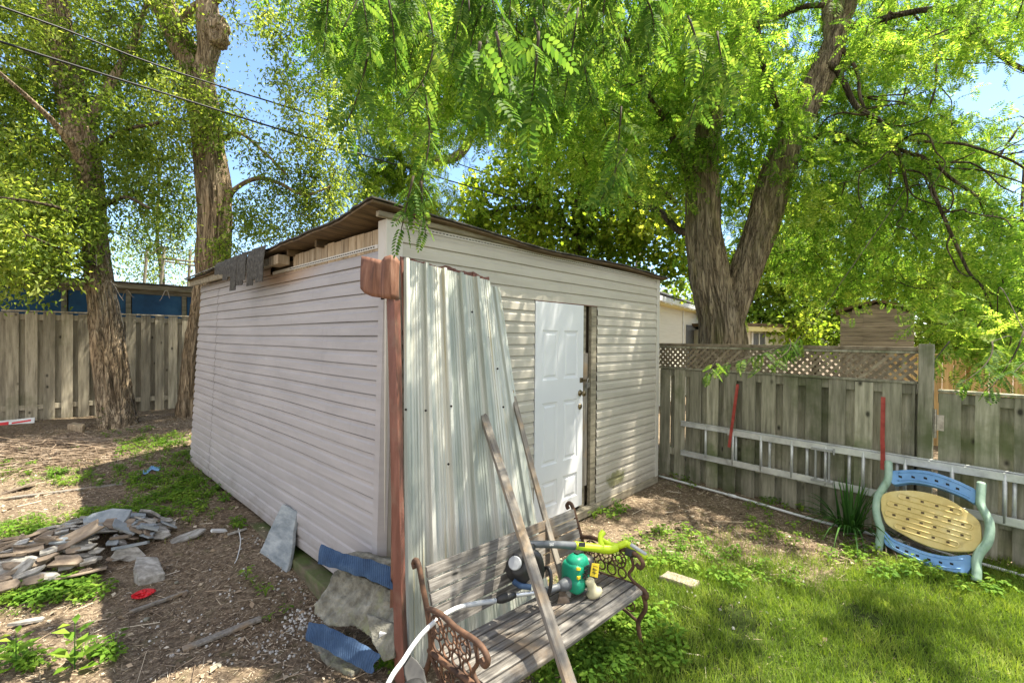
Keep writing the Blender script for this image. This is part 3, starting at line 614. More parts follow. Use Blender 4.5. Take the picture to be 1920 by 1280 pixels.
# ------------------------------------------------------------------ neighbour's low building behind the left fence
nb = thing('lean_to_building', 'low roofed lean-to with blue panels showing over the left fence', 'building', FL, SROT)
mb = MB()
for i in range(7): mb.bx(0.78 + i * 0.96, 1.66 + i * 0.96, 0.80, 0.84, 0.0, 2.42)
mb.build('panel', M['bluep'], nb, bevel=0.004)
mb = MB()
for i in range(8): mb.bx(0.68 + i * 0.96, 0.76 + i * 0.96, 0.76, 0.88, 0.0, 2.42)
mb.bx(0.68, 7.0, 0.77, 0.86, 2.42, 2.52); mb.bx(0.70, 7.3, 0.90, 0.93, 0.0, 2.50)
mb.build('frame', M['beamw'], nb, bevel=0.003)
mb = MB(); mb.bx(0.1, 7.4, 0.50, 0.53, 2.50, 2.60); mb.bx(0.1, 7.4, 0.535, 3.2, 2.52, 2.545); mb.build('fascia', M['beamw'], nb, bevel=0.004)
mb = MB(); mb.grid(lambda s, t: (0.05 + 7.4 * s, 0.45 + 3.0 * t, 2.615 + 0.25 * t + 0.02 * noise.noise(Vector((s * 30, t * 9, 1)))), 40, 14); mb.build('roof', M['shingle'], nb, solid=0.03)
pale = surface('pale_green_wall', [(0.42, 0.52, 0.50), (0.52, 0.62, 0.60)], 3, (0.5, 0.5, 6), rough=0.7)
gh = thing('pale_building', 'pale mint-coloured house wall at the far left edge behind the fence', 'building', (-11.6, 9.6, 0), SROT)
mb = MB(); mb.bx(-3.4, 0.35, 0, 3, 0, 3.5); mb.build('wall', pale, gh)
mb = MB(); mb.prism([(-3.7, -0.3, 3.5), (0.55, -0.3, 3.5), (-1.6, -0.3, 4.6)], (0, 3.6, 0)); mb.build('roof', M['shingle'], gh)
mb = MB(); mb.bx(-0.9, -0.1, -0.03, -0.005, 2.35, 3.1); mb.build('window', M['dark'], gh)
# antenna-like frame on the lean-to roof
fr = thing('metal_frame', 'thin dark post-and-rail frame rising above the lean-to roof', 'frame', P(310, 530, 13.0))
def PB(u, v, d): return P(u, v, d)
mb = MB()
for u0, v0, u1, v1 in ((268, 560, 276, 466), (300, 560, 308, 462), (352, 560, 357, 468)): mb.tube([PB(u0, v0, 13), PB(u1, v1, 13)], 0.038, 8)
mb.build('posts', M['beamw'], fr, world=True)
mb = MB(); mb.tube([PB(305, 484, 13), PB(372, 492, 12.6)], 0.032, 8); mb.tube([PB(305, 489, 13.2), PB(372, 499, 12.9)], 0.028, 8); mb.build('rails', M['beamw'], fr, world=True)

# ------------------------------------------------------------------ buildings beyond the right fence
hs = surface('white_house_siding', [(0.62, 0.60, 0.50), (0.72, 0.70, 0.60)], 2, (0.5, 0.5, 9), rough=0.6, bump=0.1)
sof = surface('cream_soffit', [(0.60, 0.53, 0.22), (0.70, 0.63, 0.30)], 2, rough=0.6)
HROT = Matrix.Rotation(math.atan2(0.83, 0.555), 3, 'Z')
hp = P(1236, 600, 12.6); hp.z = 0
house = thing('white_house', 'white-sided house with a grey roof between the shed corner and the trunk', 'house', hp, HROT)
mb = MB()
for k in range(26): mb.add([(-2.5, -0.012, 0.11 * k), (7, -0.012, 0.11 * k), (7, 0, 0.11 * k + 0.11), (-2.5, 0, 0.11 * k + 0.11)], [(0, 1, 2, 3)])
mb.bx(-2.5, 7, 0.004, 4, 0, 2.85)
mb.build('wall', hs, house)
mb = MB(); mb.bx(-2.8, 7.3, -0.40, -0.30, 2.82, 2.95); mb.build('gutter', M['white'], house, bevel=0.01)
mb = MB(); mb.bx(-2.8, 7.3, -0.295, -0.01, 2.80, 2.82); mb.build('soffit', sof, house)
mb = MB(); mb.add([(-2.9, -0.40, 2.97), (7.4, -0.40, 2.97), (7.4, 2.2, 4.0), (-2.9, 2.2, 4.0)], [(0, 1, 2, 3)]); mb.build('roof', M['shingle'], house, solid=0.05)
mb = MB(); mb.bx(3.1, 4.3, -0.03, -0.014, 0.9, 2.35); mb.build('window', M['greyp'], house)
mb = MB(); mb.bx(2.6, 2.68, -0.04, -0.013, 0, 2.8); mb.build('corner_trim', M['white'], house)
h2p = P(1400, 640, 15.5); h2p.z = 0
h2 = thing('cream_bungalow', 'low cream bungalow with a brown roof edge right of the big trunk base', 'house', h2p, Matrix.Rotation(R_(24), 3, 'Z'))
mb = MB(); mb.bx(-1.2, 2.0, 0, 3, 0, 2.2); mb.build('wall', hs, h2)
mb = MB(); mb.bx(-1.4, 2.3, -0.35, 3.2, 2.32, 2.42); mb.build('roof', M['deck'], h2)
mb = MB(); mb.bx(-1.35, 2.25, -0.33, -0.01, 2.16, 2.315); mb.build('soffit', sof, h2)
wf = MB().bx(0.25, 0.85, -0.04, -0.01, 1.5, 2.1).build('window', M['greyp'], h2)
mb = MB(); mb.bx(0.20, 0.25, -0.06, -0.012, 1.45, 2.14); mb.bx(0.85, 0.90, -0.06, -0.012, 1.45, 2.14); mb.bx(0.53, 0.57, -0.06, -0.042, 1.5, 2.1); mb.build('window_frame', M['white'], wf)
mb = MB(); mb.tube([(-0.5, 0.8, 2.42), (-0.5, 0.8, 2.85)], 0.06, 12); mb.tube([(-0.5, 0.8, 2.85), (-0.5, 0.8, 2.93)], 0.09, 12); mb.build('vent_pipe', M['white'], h2)
gp = P(1642, 640, 11.0); gp.z = 0
gs = thing('plank_shed', 'small grey-brown plank shed with a shallow gable behind the right fence', 'shed', gp, Matrix.Rotation(R_(-36), 3, 'Z'))
gsm = surface('plank_shed_wood', [(0.13, 0.11, 0.085), (0.24, 0.205, 0.155), (0.32, 0.28, 0.22)], 3, (0.8, 1, 10), rough=0.9, isl=0.16)
mb = MB()
for k in range(24):
    z = 0.11 * k; hwid = 0.70 if z + 0.11 < 2.56 else 0.70 * max(0.0, (2.80 - z - 0.11) / 0.24)
    if hwid > 0.05:
        mb.bx(-hwid, -0.25 if hwid > 0.3 else 0, -0.014, 0, z, z + 0.102); mb.bx((-0.245 if hwid > 0.3 else 0.002), hwid, -0.012, 0.002, z, z + 0.102)
mb.bx(-0.68, 0.68, 0.01, 1.8, 0, 2.5); mb.prism([(-0.68, 0.01, 2.505), (0.68, 0.01, 2.505), (0, 0.01, 2.75)], (0, 1.7, 0))
mb.build('wall', gsm, gs)
mb = MB()
for sgn in (-1, 1): mb.add([(0, -0.12, 2.84), (sgn * 0.80, -0.12, 2.60), (sgn * 0.80, 1.9, 2.60), (0, 1.9, 2.84)], [(0, 1, 2, 3)])
mb.build('roof', M['deck'], gs, solid=0.05)
ff = thing('far_fence', 'sunlit honey-coloured plank fence beyond the low fence at far right', 'fence', P(1700, 700, 8.2).xy.to_3d(), Matrix.Rotation(R_(-14), 3, 'Z'))
mb = MB(); board_fence(mb, -0.3, 6.5, 0, 1.60, 0.15, 0.02, False, seed=8); mb.build('boards', M['fence_far'], ff)
mb = MB(); mb.bx(-0.3, 6.5, -0.02, 0.05, 1.605, 1.64)
for i in range(4): mb.bx(0.9 + i * 1.6, 1.0 + i * 1.6, -0.10, -0.005, 0, 1.7)
mb.build('posts', M['fence_far'], ff)
# utility pole and cables
pp = P(1195, 600, 21); pp.z = 0
pole = thing('utility_pole', 'wooden utility pole rising behind the shed roof near its right end', 'pole', pp)
top_z = P(1195, 395, 21).z
mb = MB(); mb.tube([(pp.x, pp.y, -0.2), (pp.x, pp.y, top_z)], [0.15, 0.12], 12); mb.build('shaft', M['pole'], pole, world=True, smooth=True)
mb = MB(); mb.bx(pp.x - 0.9, pp.x + 0.9, pp.y - 0.18, pp.y - 0.10, top_z - 0.7, top_z - 0.58); mb.build('crossarm', M['pole'], pole, world=True)
def cable(pts, r, label):
    c = catmull([tuple(P(u, v, d)) + (r,) for u, v, d in pts], 0.4)
    o = MB().tube([p[:3] for p in c], r, 6).build('overhead_cable', M['wire'], smooth=True); origin_to(o, c[0][:3])
    tag(o, label, 'cable', 'overhead cables to the utility pole')
cable([(-260, -20, 4.3), (0, 78, 5.2), (330, 182, 6.6), (650, 281, 8.6), (1000, 385, 13.5), (1194, 440, 21)], 0.014, 'thick black overhead cable, lower of the two thick ones crossing the left trees')
cable([(-260, -60, 4.2), (0, 12, 5.1), (120, 55, 5.6), (330, 135, 6.7), (660, 240, 8.9), (1000, 355, 14), (1194, 418, 21)], 0.012, 'thick black overhead cable, upper of the two thick ones crossing the left trees')
cable([(-260, 10, 5.4), (0, 105, 6.6), (200, 200, 8.0), (480, 300, 10.6), (860, 405, 15.5), (1194, 462, 21)], 0.006, 'thin black overhead wire running lowest, below the thick cables')
cable([(1194, 425, 21), (1450, 418, 16), (1690, 413, 13), (1960, 405, 11)], 0.012, 'thin pale wire running right from the pole across the locust foliage')
bpy.data.objects['overhead_cable.003'].data.materials[0] = M['alu']

# ------------------------------------------------------------------ metal sheets leaning on the shed front
def wall_pt(u, v, out=0.03):
    n = Vector((0.7222, -0.6917, 0)); return Pl(C0 + n * out, n).hit(u, v)
def sheet(name, BL, BR, TR, TL, mat, ribs, rib_h, label, wob=0.01, top=0.0, amp=1.0):
    BL, BR, TR, TL = map(Vector, (BL, BR, TR, TL)); n = (BR - BL).cross(TL - BL).normalized()
    def prof(s):
        q = (s * ribs) % 1.0; r = 0.0
        if q < 0.30: r = rib_h * min(1, min(q, 0.30 - q) / 0.07)
        for c in (0.45, 0.58, 0.71, 0.85):
            if abs(q - c) < 0.018: r = rib_h * 0.16 * (1 - abs(q - c) / 0.018)
        return r * amp
    def fn(s, t):
        p = (BL * (1 - s) + BR * s) * (1 - t) + (TL * (1 - s) + TR * s) * t
        p = p + n * (prof(s) + wob * noise.noise(Vector((s * 2.2, t * 1.8, ribs))) + 0.02 * math.sin(t * math.pi) * (-1))
        if top: p = p + Vector((0, 0, top * noise.noise(Vector((s * 7, 0, 2))) * t))
        return p
    mb = MB(); mb.grid(fn, 240, 26)
    W_ = (BR - BL).length; H_ = (TL - BL).length
    o = mb.build(name, mat, solid=0.0015, smooth=False); origin_to(o, BL)
    a_ = o.data.attributes.new('sheet_st', 'FLOAT_VECTOR', 'POINT'); a_.data.foreach_set('vector', [c for j in range(27) for i in range(241) for c in (i / 240 * W_, j / 26 * H_, ribs)])
    tag(o, label, 'metal sheet'); return o
TL, TR = wall_pt(757, 485, 0.05), wall_pt(918, 526, 0.05)
BL, BR = G(762, 1262), Vector((0.128, 2.967, -0.08))
sheet('corrugated_sheet', BL, BR, TR, TL, M['sheet'], 5.0, 0.034, 'large pale green corrugated metal sheet, foremost of those leaning on the shed front')
TR2 = wall_pt(937, 538, 0.035); BR2 = Vector((0.30, 3.22, -0.06)); TL2 = wall_pt(765, 500, 0.03); BL2 = BL + Vector((0.12, 0.14, 0))
sheet('corrugated_sheet', BL2, BR2, TR2, TL2, M['sheet'], 4.4, 0.016, 'green metal sheet half hidden behind the foremost one, its right edge showing', top=0.02)
TL3, TR3 = wall_pt(750, 481, 0.022), wall_pt(917, 519, 0.022)
sheet('corrugated_sheet', BL + Vector((0.05, 0.10, 0)), BR + Vector((-0.03, 0.12, 0)), TR3, TL3, M['rust'], 9, 0.010, 'maroon metal sheet with only its wavy top rim showing above the green sheet', top=0.03)
big = bpy.data.objects['corrugated_sheet']
for k, (u, v) in enumerate(((880, 577), (938, 706), (841, 786), (793, 792), (758, 788), (952, 794), (836, 900))):
    s_, t_ = (u - 757) / (161 + (v - 485) * 0.12), 1 - (v - 485) / 760.0
    p = (BL * (1 - s_) + BR * s_) * (1 - t_) + (TL * (1 - s_) + TR * s_) * t_; n_ = (BR - BL).cross(TL - BL).normalized()
    if n_.dot(CAMP - p) < 0: n_ = -n_
    q_ = n_.to_track_quat('Z', 'Y').to_matrix().to_4x4(); mb = MB(); mb.lathe([(0.008, -0.004), (0.008, 0.0), (0.006, 0.003), (0.001, 0.004)], Matrix.Translation(p + n_ * (0.02 if k else 0.03)) @ q_, 10); mb.build('screw', M['dark'], big, world=True)
# ------------------------------------------------------------------ brown corner flashing
fl = thing('corner_flashing', 'tall rusty brown metal flashing with a flared head leaning at the shed corner', 'flashing', G(742, 1275))
d_ = lambda u, v, d: P(u, v, d)
hd = [(678, 480), (690, 482), (703, 485), (716, 488), (722, 481), (733, 478), (743, 482), (749, 490)]
hbm = [(676, 541), (684, 550), (698, 556), (712, 558), (722, 560), (733, 561), (742, 562), (748, 562)]
dd = [2.86, 2.83, 2.80, 2.79, 2.74, 2.73, 2.76, 2.82]
mb = MB()
def hf(s, t):
    x = s * 7; i = min(6, int(x)); f = x - i
    a = P(*[hd[i][k] * (1 - f) + hd[i + 1][k] * f for k in (0, 1)], dd[i] * (1 - f) + dd[i + 1] * f)
    b = P(*[hbm[i][k] * (1 - f) + hbm[i + 1][k] * f for k in (0, 1)], dd[i] * (1 - f) + dd[i + 1] * f - 0.01)
    return a * (1 - t) + b * t + Vector((0, -0.012 * math.sin(t * 3.1), 0))
mb.grid(hf, 42, 8); mb.build('flared_head', M['rusthead'], fl, world=True, solid=0.003, smooth=True)
mb = MB()
e0 = [(725, 560, 2.78), (729, 700, 2.74), (733, 900, 2.68), (737, 1100, 2.63), (741, 1282, 2.585)]
e1 = [(739, 562, 2.73), (743, 700, 2.69), (748, 900, 2.62), (752, 1100, 2.57), (758, 1286, 2.53)]
e2 = [(750, 562, 2.84), (753, 700, 2.80), (756, 900, 2.72), (760, 1100, 2.66), (766, 1284, 2.61)]
def strip(ea, eb):
    def fn(s, t):
        x = t * 4; i = min(3, int(x)); f = x - i
        a = P(*[ea[i][k] * (1 - f) + ea[i + 1][k] * f for k in range(3)]); b = P(*[eb[i][k] * (1 - f) + eb[i + 1][k] * f for k in range(3)])
        return a * (1 - s) + b * s
    return fn
mb.grid(strip(e0, e1), 3, 30); mb.grid(strip(e1, e2), 3, 30); mb.build('long_strip', M['rust'], fl, world=True, solid=0.0025)
f2 = MB()
g0 = [(734, 930, 2.84), (733, 1050, 2.78), (731, 1150, 2.74), (729, 1230, 2.70), (728, 1300, 2.66)]
g1 = [(744, 930, 2.84), (743, 1050, 2.78), (742, 1150, 2.74), (741, 1230, 2.70), (740, 1300, 2.66)]
f2.grid(strip(g0, g1), 2, 12); f2.build('back_strip', M['rusthead'], fl, world=True, solid=0.003)
# ------------------------------------------------------------------ loose sticks
def stick(p0, p1, w, h, label, mat='stick', tip=None):
    p0, p1 = Vector(p0), Vector(p1); z = (p1 - p0); L = z.length; q = z.to_track_quat('Z', 'Y').to_matrix()
    mb = MB(); n = 24; vs = []
    for i in range(n + 1):
        t = i / n; off = Vector((0.004 * math.sin(t * 5), 0.003 * noise.noise(Vector((t * 4, 1, L))), 0)); j = 0.001
        for a, b in ((-1, -1), (1, -1), (1, 1), (-1, 1)):
            vs.append((a * w / 2 + off.x + random.uniform(-j, j), b * h / 2 + off.y + random.uniform(-j, j), t * L))
    mb.add(vs, [(i * 4 + k, i * 4 + (k + 1) % 4, i * 4 + 4 + (k + 1) % 4, i * 4 + 4 + k) for i in range(n) for k in range(4)] + [(3, 2, 1, 0), (n * 4, n * 4 + 1, n * 4 + 2, n * 4 + 3)])
    o = mb.build('wooden_stick', M[mat], bevel=0.003); o.matrix_basis = Matrix.Translation(p0) @ q.to_4x4(); tag(o, label, 'stick'); return o
q0 = P(1066, 1268, 1.98); t0 = P(900, 762, 3.36); dv = q0 - t0; bot = t0 + dv * ((t0.z + 0.06) / (t0.z - q0.z))
stick(bot, t0, 0.052, 0.040, 'thick grey wooden batten leaning on the metal sheet, reaching down in front of the bench')
s0 = P(1060, 1104, 2.74); s1 = P(947, 690, 3.74)
stick(s0, s1, 0.036, 0.026, 'thin nail-studded wooden batten leaning with its foot on the bench seat')
mb = MB(); a, b, c = P(945, 686, 3.72), P(956, 738, 3.55), P(963, 735, 3.56)
o = mb.prism([a, b, c, P(948, 700, 3.70)], (0.006, -0.006, 0.002)).build('wood_splinter', M['raw']); origin_to(o, a); tag(o, 'fresh pale splinter at the head of the thin batten', 'splinter')
stick(P(1003, 1010, 3.36), P(934, 548, 3.75), 0.022, 0.018, 'thin dark lath standing along the right edge of the metal sheets', 'timber')

# ------------------------------------------------------------------ bench
BROT = Matrix.Rotation(math.atan2(0.682, 0.732), 3, 'Z'); F0 = Vector((-0.08, 1.97, 0.0))
bench = thing('garden_bench', 'weathered slatted wooden bench with scrolled rusty iron ends', 'bench', F0, BROT)
BM = bench.matrix_basis
def bw(x, y, z): return BM @ Vector((x, y, z))
BLn = 1.20
def seat_z(y): return 0.325 - 0.035 * sm((y - 0.05) / 0.3) + (-0.02 * sm((0.03 - y) / 0.05))
for i in range(7):
    y = -0.02 + i * 0.063; z = seat_z(y); zz = seat_z(y + 0.05); mb = MB(); n = 20
    def sf(s, t, k):
        x = -0.005 + (BLn + 0.01) * s; sag = -0.008 * math.sin(math.pi * s) + 0.003 * noise.noise(Vector((s * 3, i, 2)))
        yy = y + 0.052 * t; z_ = z + (zz - z) * t + sag
        return (x, yy, z_ + (0 if k else -0.02))
    vs = []
    for j in range(n + 1):
        s = j / n; vs += [sf(s, 0, 0), sf(s, 1, 0), sf(s, 1, 1), sf(s, 0, 1)]
    mb.add(vs, [(j * 4 + k, j * 4 + (k + 1) % 4, j * 4 + 4 + (k + 1) % 4, j * 4 + 4 + k) for j in range(n) for k in range(4)] + [(3, 2, 1, 0), (n * 4, n * 4 + 1, n * 4 + 2, n * 4 + 3)])
    mb.build('seat_slat', M['slat'], bench, bevel=0.0025)
for i in range(5):
    f = i / 4; y = 0.435 + 0.085 * f; z = 0.36 + 0.25 * f; mb = MB()
    tilt = Matrix.Rotation(R_(-18), 3, 'X')
    mb.box((BLn / 2, y, z + 0.02), (BLn, 0.018, 0.056 if i else 0.05), tilt); mb.build('back_slat', M['slat'], bench, bevel=0.003)
def end_iron(x):
    root = None
    def path(pts, r=0.0105, seg=8, mbb=None):
        c = catmull([(x, p[0], p[1], r) for p in pts], 0.012); mbb.tube([q[:3] for q in c], r, seg, flat=1.0)
    mb = MB(); gz = hgt(*bw(x, 0, 0).xy)
    path([(0.57, gz - 0.02), (0.50, 0.10), (0.435, 0.27), (0.455, 0.42), (0.515, 0.57), (0.555, 0.665), (0.585, 0.680), (0.605, 0.655), (0.590, 0.635)], 0.014, 8, mb)
    path([(0.47, 0.475), (0.36, 0.50), (0.22, 0.495), (0.10, 0.505), (0.03, 0.50), (-0.01, 0.465), (0.01, 0.430), (0.04, 0.445)], 0.014, 8, mb)
    path([(0.08, 0.49), (0.06, 0.42), (0.09, 0.36), (0.05, 0.325), (-0.01, 0.31)], 0.010, 8, mb)
    path([(0.45, 0.275), (0.30, 0.28), (0.12, 0.300), (0.0, 0.305), (-0.035, 0.285), (-0.03, 0.255)], 0.015, 8, mb)
    path([(0.0, 0.30), (-0.03, 0.20), (0.02, 0.08), (-0.01, gz), (-0.03, gz - 0.02)], 0.014, 8, mb)
    path([(0.45, 0.27), (0.32, 0.17), (0.16, 0.13), (0.02, 0.09)], 0.010, 8, mb)
    fr_ = mb.build('end_frame', M['iron'], bench, smooth=True)
    mb = MB()
    def ring(cy, cz, r, rr=0.0055):
        mb.tube([(x, cy + r * math.cos(a), cz + r * math.sin(a)) for a in np.linspace(0, 2 * math.pi, 17)], rr, 6, cap=False)
    for cy, cz, r in ((0.38, 0.42, 0.055), (0.27, 0.425, 0.055), (0.165, 0.43, 0.052), (0.38, 0.335, 0.034), (0.30, 0.345, 0.030), (0.22, 0.345, 0.034), (0.14, 0.35, 0.03), (0.42, 0.38, 0.02)): ring(cy, cz, r)
    for cy, cz, r in ((0.38, 0.42, 0.028), (0.27, 0.425, 0.028), (0.165, 0.43, 0.026), (0.10, 0.235, 0.045), (0.19, 0.225, 0.05), (0.29, 0.23, 0.045), (0.08, 0.165, 0.035), (0.17, 0.165, 0.03), (0.10, 0.235, 0.02), (0.19, 0.225, 0.024), (0.29, 0.23, 0.02), (0.37, 0.235, 0.03)): ring(cy, cz, r, 0.0045)
    for k in range(8):
        a = k * math.pi / 4
        for cy, cz, r in ((0.38, 0.42, 0.055), (0.27, 0.425, 0.055), (0.165, 0.43, 0.052)):
            mb.tube([(x, cy + 0.026 * math.cos(a), cz + 0.026 * math.sin(a)), (x, cy + r * math.cos(a + 0.3), cz + r * math.sin(a + 0.3))], 0.004, 5)
    for y0 in (0.05, 0.14, 0.24, 0.33):
        c = catmull([(x, y0, 0.29, 0), (x, y0 + 0.05, 0.24, 0), (x, y0 + 0.01, 0.19, 0), (x, y0 + 0.05, 0.15, 0)], 0.02); mb.tube([q[:3] for q in c], 0.005, 6)
    mb.build('scrollwork', M['iron'], fr_, smooth=True)
end_iron(-0.025); end_iron(BLn + 0.025)
# ------------------------------------------------------------------ tools on the bench
def cam_tube(mb, pts, r, seg=12, step=0.02):
    pts = [tuple(P(u, v, d)) + ((r[i] if hasattr(r, '__len__') else r),) for i, (u, v, d) in enumerate(pts)]
    c = catmull(pts, step); mb.tube([q[:3] for q in c], [q[3] for q in c], seg); return mb
def blob(mb, c, rx, ry, rz, rot=None, pw=2.0, nu=24, nv=14, lump=0.0):
    rot = rot or Matrix.Identity(3)
    def fn(s, t):
        a = 2 * math.pi * s; b = math.pi * (t - 0.5)
        def e(w, p): return math.copysign(abs(w) ** (2 / p), w)
        q = Vector((rx * e(math.cos(b), pw) * e(math.cos(a), pw), ry * e(math.cos(b), pw) * e(math.sin(a), pw), rz * e(math.sin(b), pw)))
        if lump: q *= 1 + lump * noise.noise(Vector((q.x * 14, q.y * 14, q.z * 14)))
        return Vector(c) + rot @ q
    return mb.grid(fn, nu, nv)
trm = thing('string_trimmer', 'green-engined string trimmer with a bent white shaft hanging over the left armrest', 'string trimmer', P(1081, 1100, 2.75), BROT)
W = dict(world=True)
Ec = P(1080, 1070, 2.76); br = BROT
mb = MB(); blob(mb, Ec + Vector((0, 0, -0.012)), 0.078, 0.070, 0.088, br, 4.2, 32, 20); blob(mb, Ec + br @ Vector((0.005, -0.004, 0.045)), 0.070, 0.062, 0.060, br, 2.6, 28, 14); blob(mb, Ec + br @ Vector((-0.035, -0.030, -0.055)), 0.05, 0.05, 0.048, br, 3.0)
mb.build('engine_cover', M['green'], trm, smooth=True, **W)
mb = MB()
for k in range(5): mb.box(Ec + br @ Vector((0.02, -0.070, 0.052 - k * 0.011)), (0.055, 0.006, 0.004), br)
mb.box(Ec + br @ Vector((0.0, -0.066, -0.065)), (0.10, 0.012, 0.010), br); mb.box(Ec + br @ Vector((0.02, 0.0, 0.102)), (0.05, 0.03, 0.02), br); mb.build('cooling_slots', M['blackp'], trm, **W)
mb = MB(); mb.lathe([(0.034, 0), (0.034, 0.012), (0.026, 0.018), (0.010, 0.020)], Matrix.Translation(Ec + br @ Vector((0.088, -0.045, -0.01))) @ br.to_4x4() @ X90, 20); mb.box(Ec + br @ Vector((0.09, -0.02, 0.05)), (0.05, 0.06, 0.035), br); mb.build('air_filter', M['blackp'], trm, bevel=0.003, **W)
mb = MB(); blob(mb, Ec + br @ Vector((0.072, -0.01, -0.005)), 0.045, 0.07, 0.085, br, 2.6); mb.build('muffler', M['blackp'], trm, smooth=True, **W)
mb = MB()
for a in range(7):
    an = a * 0.9; c0 = Ec + br @ Vector((-0.005, -0.079, 0.01)); mb.beam(c0, c0 + br @ Vector((0.030 * math.cos(an), 0.0, 0.030 * math.sin(an))), 0.008, 0.008)
mb.build('starter_vent', M['blackp'], trm, **W)
mb = MB(); c0 = Ec + br @ Vector((-0.055, -0.062, 0.055)); mb.box(c0, (0.03, 0.012, 0.014), br @ Matrix.Rotation(R_(20), 3, 'Y')); mb.box(c0 + Vector((0, 0, -0.05)), (0.022, 0.016, 0.018), br)
mb.build('sticker', M['yellow'], trm, bevel=0.001, **W)
mb = MB(); cam_tube(mb, [(1070, 1090, 2.72), (1058, 1096, 2.69), (1048, 1099, 2.67)], [0.042, 0.036, 0.024]); cam_tube(mb, [(1048, 1099, 2.67), (1015, 1110, 2.60)], 0.020)
mb.build('clutch_housing', M['greyp'], trm, smooth=True, **W)
mb = MB(); Tc = P(1110, 1100, 2.70); mb.lathe([(0.034, -0.055), (0.048, -0.045), (0.050, -0.03), (0.030, -0.015), (0.026, 0.02), (0.030, 0.04), (0.022, 0.05)], Matrix.Translation(Tc) @ Matrix.Rotation(R_(-24), 4, 'Y'), 18)
mb.build('fuel_tank', M['cream'], trm, smooth=True, **W)
mb = MB(); tg = Pl(P(1115, 1068, 2.66), (0.1, -1, 0.3)); mb.prism([tg.hit(*q) for q in ((1110, 1055), (1124, 1057), (1121, 1083), (1106, 1079))], (0.0, 0.003, 0)); tgo = mb.build('hang_tag', M['yellow'], trm, bevel=0.001, **W)
mb = MB()
for (a1, b1), (a2, b2) in (((1112, 1060), (1120, 1062)), ((1111, 1066), (1119, 1068)), ((1110, 1072), (1118, 1074)), ((1113, 1063), (1114, 1076))): mb.beam(tg.hit(a1, b1, 0.004), tg.hit(a2, b2, 0.004), 0.003, 0.002)
mb.build('print_marks', M['blackp'], tgo, world=False) if False else mb.build('print_marks', M['blackp'], trm, **W)
mb = MB(); cx = P(1023, 1092, 2.64); nx_ = (P(1048, 1099, 2.67) - P(1000, 1106, 2.56)).normalized(); u1 = nx_.cross(Vector((0, 0, 1))).normalized(); u2 = nx_.cross(u1)
mb.tube([cx + (u1 * math.cos(a) * 0.045 + u2 * math.sin(a) * 0.085) for a in np.linspace(0, 2 * math.pi, 25)], 0.011, 10, cap=False); mb.build('loop_handle', M['blackp'], trm, smooth=True, **W)
mb = MB(); cam_tube(mb, [(1020, 1108, 2.60), (962, 1116, 2.50)], 0.012); mb.build('upper_shaft', M['silver'], trm, smooth=True, **W)
mb = MB(); cam_tube(mb, [(966, 1115, 2.50), (955, 1117, 2.48), (940, 1122, 2.46), (930, 1125, 2.45)], [0.014, 0.024, 0.024, 0.013]); mb.build('coupler', M['blackp'], trm, smooth=True, **W)
mb = MB(); cam_tube(mb, [(934, 1124, 2.455), (870, 1135, 2.36), (831, 1153, 2.28), (797, 1182, 2.20), (774, 1210, 2.14), (756, 1238, 2.09), (738, 1262, 2.05), (724, 1288, 2.02)], 0.0115); mb.build('curved_shaft', M['white'], trm, smooth=True, **W)
mb = MB(); cam_tube(mb, [(928, 1125.5, 2.443), (872, 1134.5, 2.362)], 0.0125); mb.build('shaft_sticker', M['greyl'], trm, smooth=True, **W)
gp_ = Pl(P(775, 1250, 2.10), (0.2, -0.6, 0.8)); mb = MB(); mb.prism([gp_.hit(*q) for q in ((757, 1226), (768, 1225), (782, 1236), (795, 1253), (803, 1290), (790, 1310), (768, 1300), (757, 1262), (755, 1240))], (0.004, 0.01, -0.035)); mb.build('debris_guard', M['blackp'], trm, bevel=0.006, **W)
mb = MB(); blob(mb, P(776, 1290, 2.05), 0.05, 0.05, 0.035, None, 2.6); mb.build('cutting_head', M['blackp'], trm, smooth=True, **W)
# cordless trimmer
cl = thing('cordless_trimmer', 'lime and grey cordless trimmer lying along the bench with its handle over the right armrest', 'string trimmer', P(1085, 1022, 2.86), BROT)
mb = MB(); cam_tube(mb, [(985, 1020, 2.66), (1035, 1020, 2.75), (1080, 1022.5, 2.84)], [0.020, 0.022, 0.024]); mb.build('tube', M['greyp'], cl, smooth=True, **W)
mb = MB(); cam_tube(mb, [(1078, 1022, 2.835), (1110, 1026, 2.87), (1140, 1029, 2.89), (1158, 1026, 2.90)], [0.025, 0.026, 0.030, 0.024]); cam_tube(mb, [(1130, 1028, 2.88), (1126, 1012, 2.90), (1127, 1002, 2.92), (1132, 996, 2.93)], [0.022, 0.017, 0.019, 0.019]); cam_tube(mb, [(1128, 1010, 2.90), (1142, 1018, 2.90), (1158, 1022, 2.90), (1172, 1014, 2.90)], [0.012, 0.013, 0.016, 0.010])
cam_tube(mb, [(1158, 1024, 2.90), (1175, 1018, 2.91), (1183, 1026, 2.90), (1198, 1036, 2.88), (1211, 1046, 2.86)], [0.02, 0.022, 0.016, 0.015, 0.018]); mb.build('handle', M['lime'], cl, smooth=True, **W)
mb = MB(); cam_tube(mb, [(1182, 1020, 2.895), (1197, 1030, 2.88), (1211, 1039, 2.865)], 0.012); mb.build('grip', M['greyl'], cl, smooth=True, **W)
mb = MB(); mb.box(P(1184, 1036, 2.88), (0.085, 0.05, 0.045), br @ Matrix.Rotation(R_(20), 3, 'Y')); mb.build('battery', M['blackp'], cl, bevel=0.008, **W)
tp = Pl(P(1098, 1020, 2.80), (P(1098, 1020, 2.80) - CAMP) * -1)
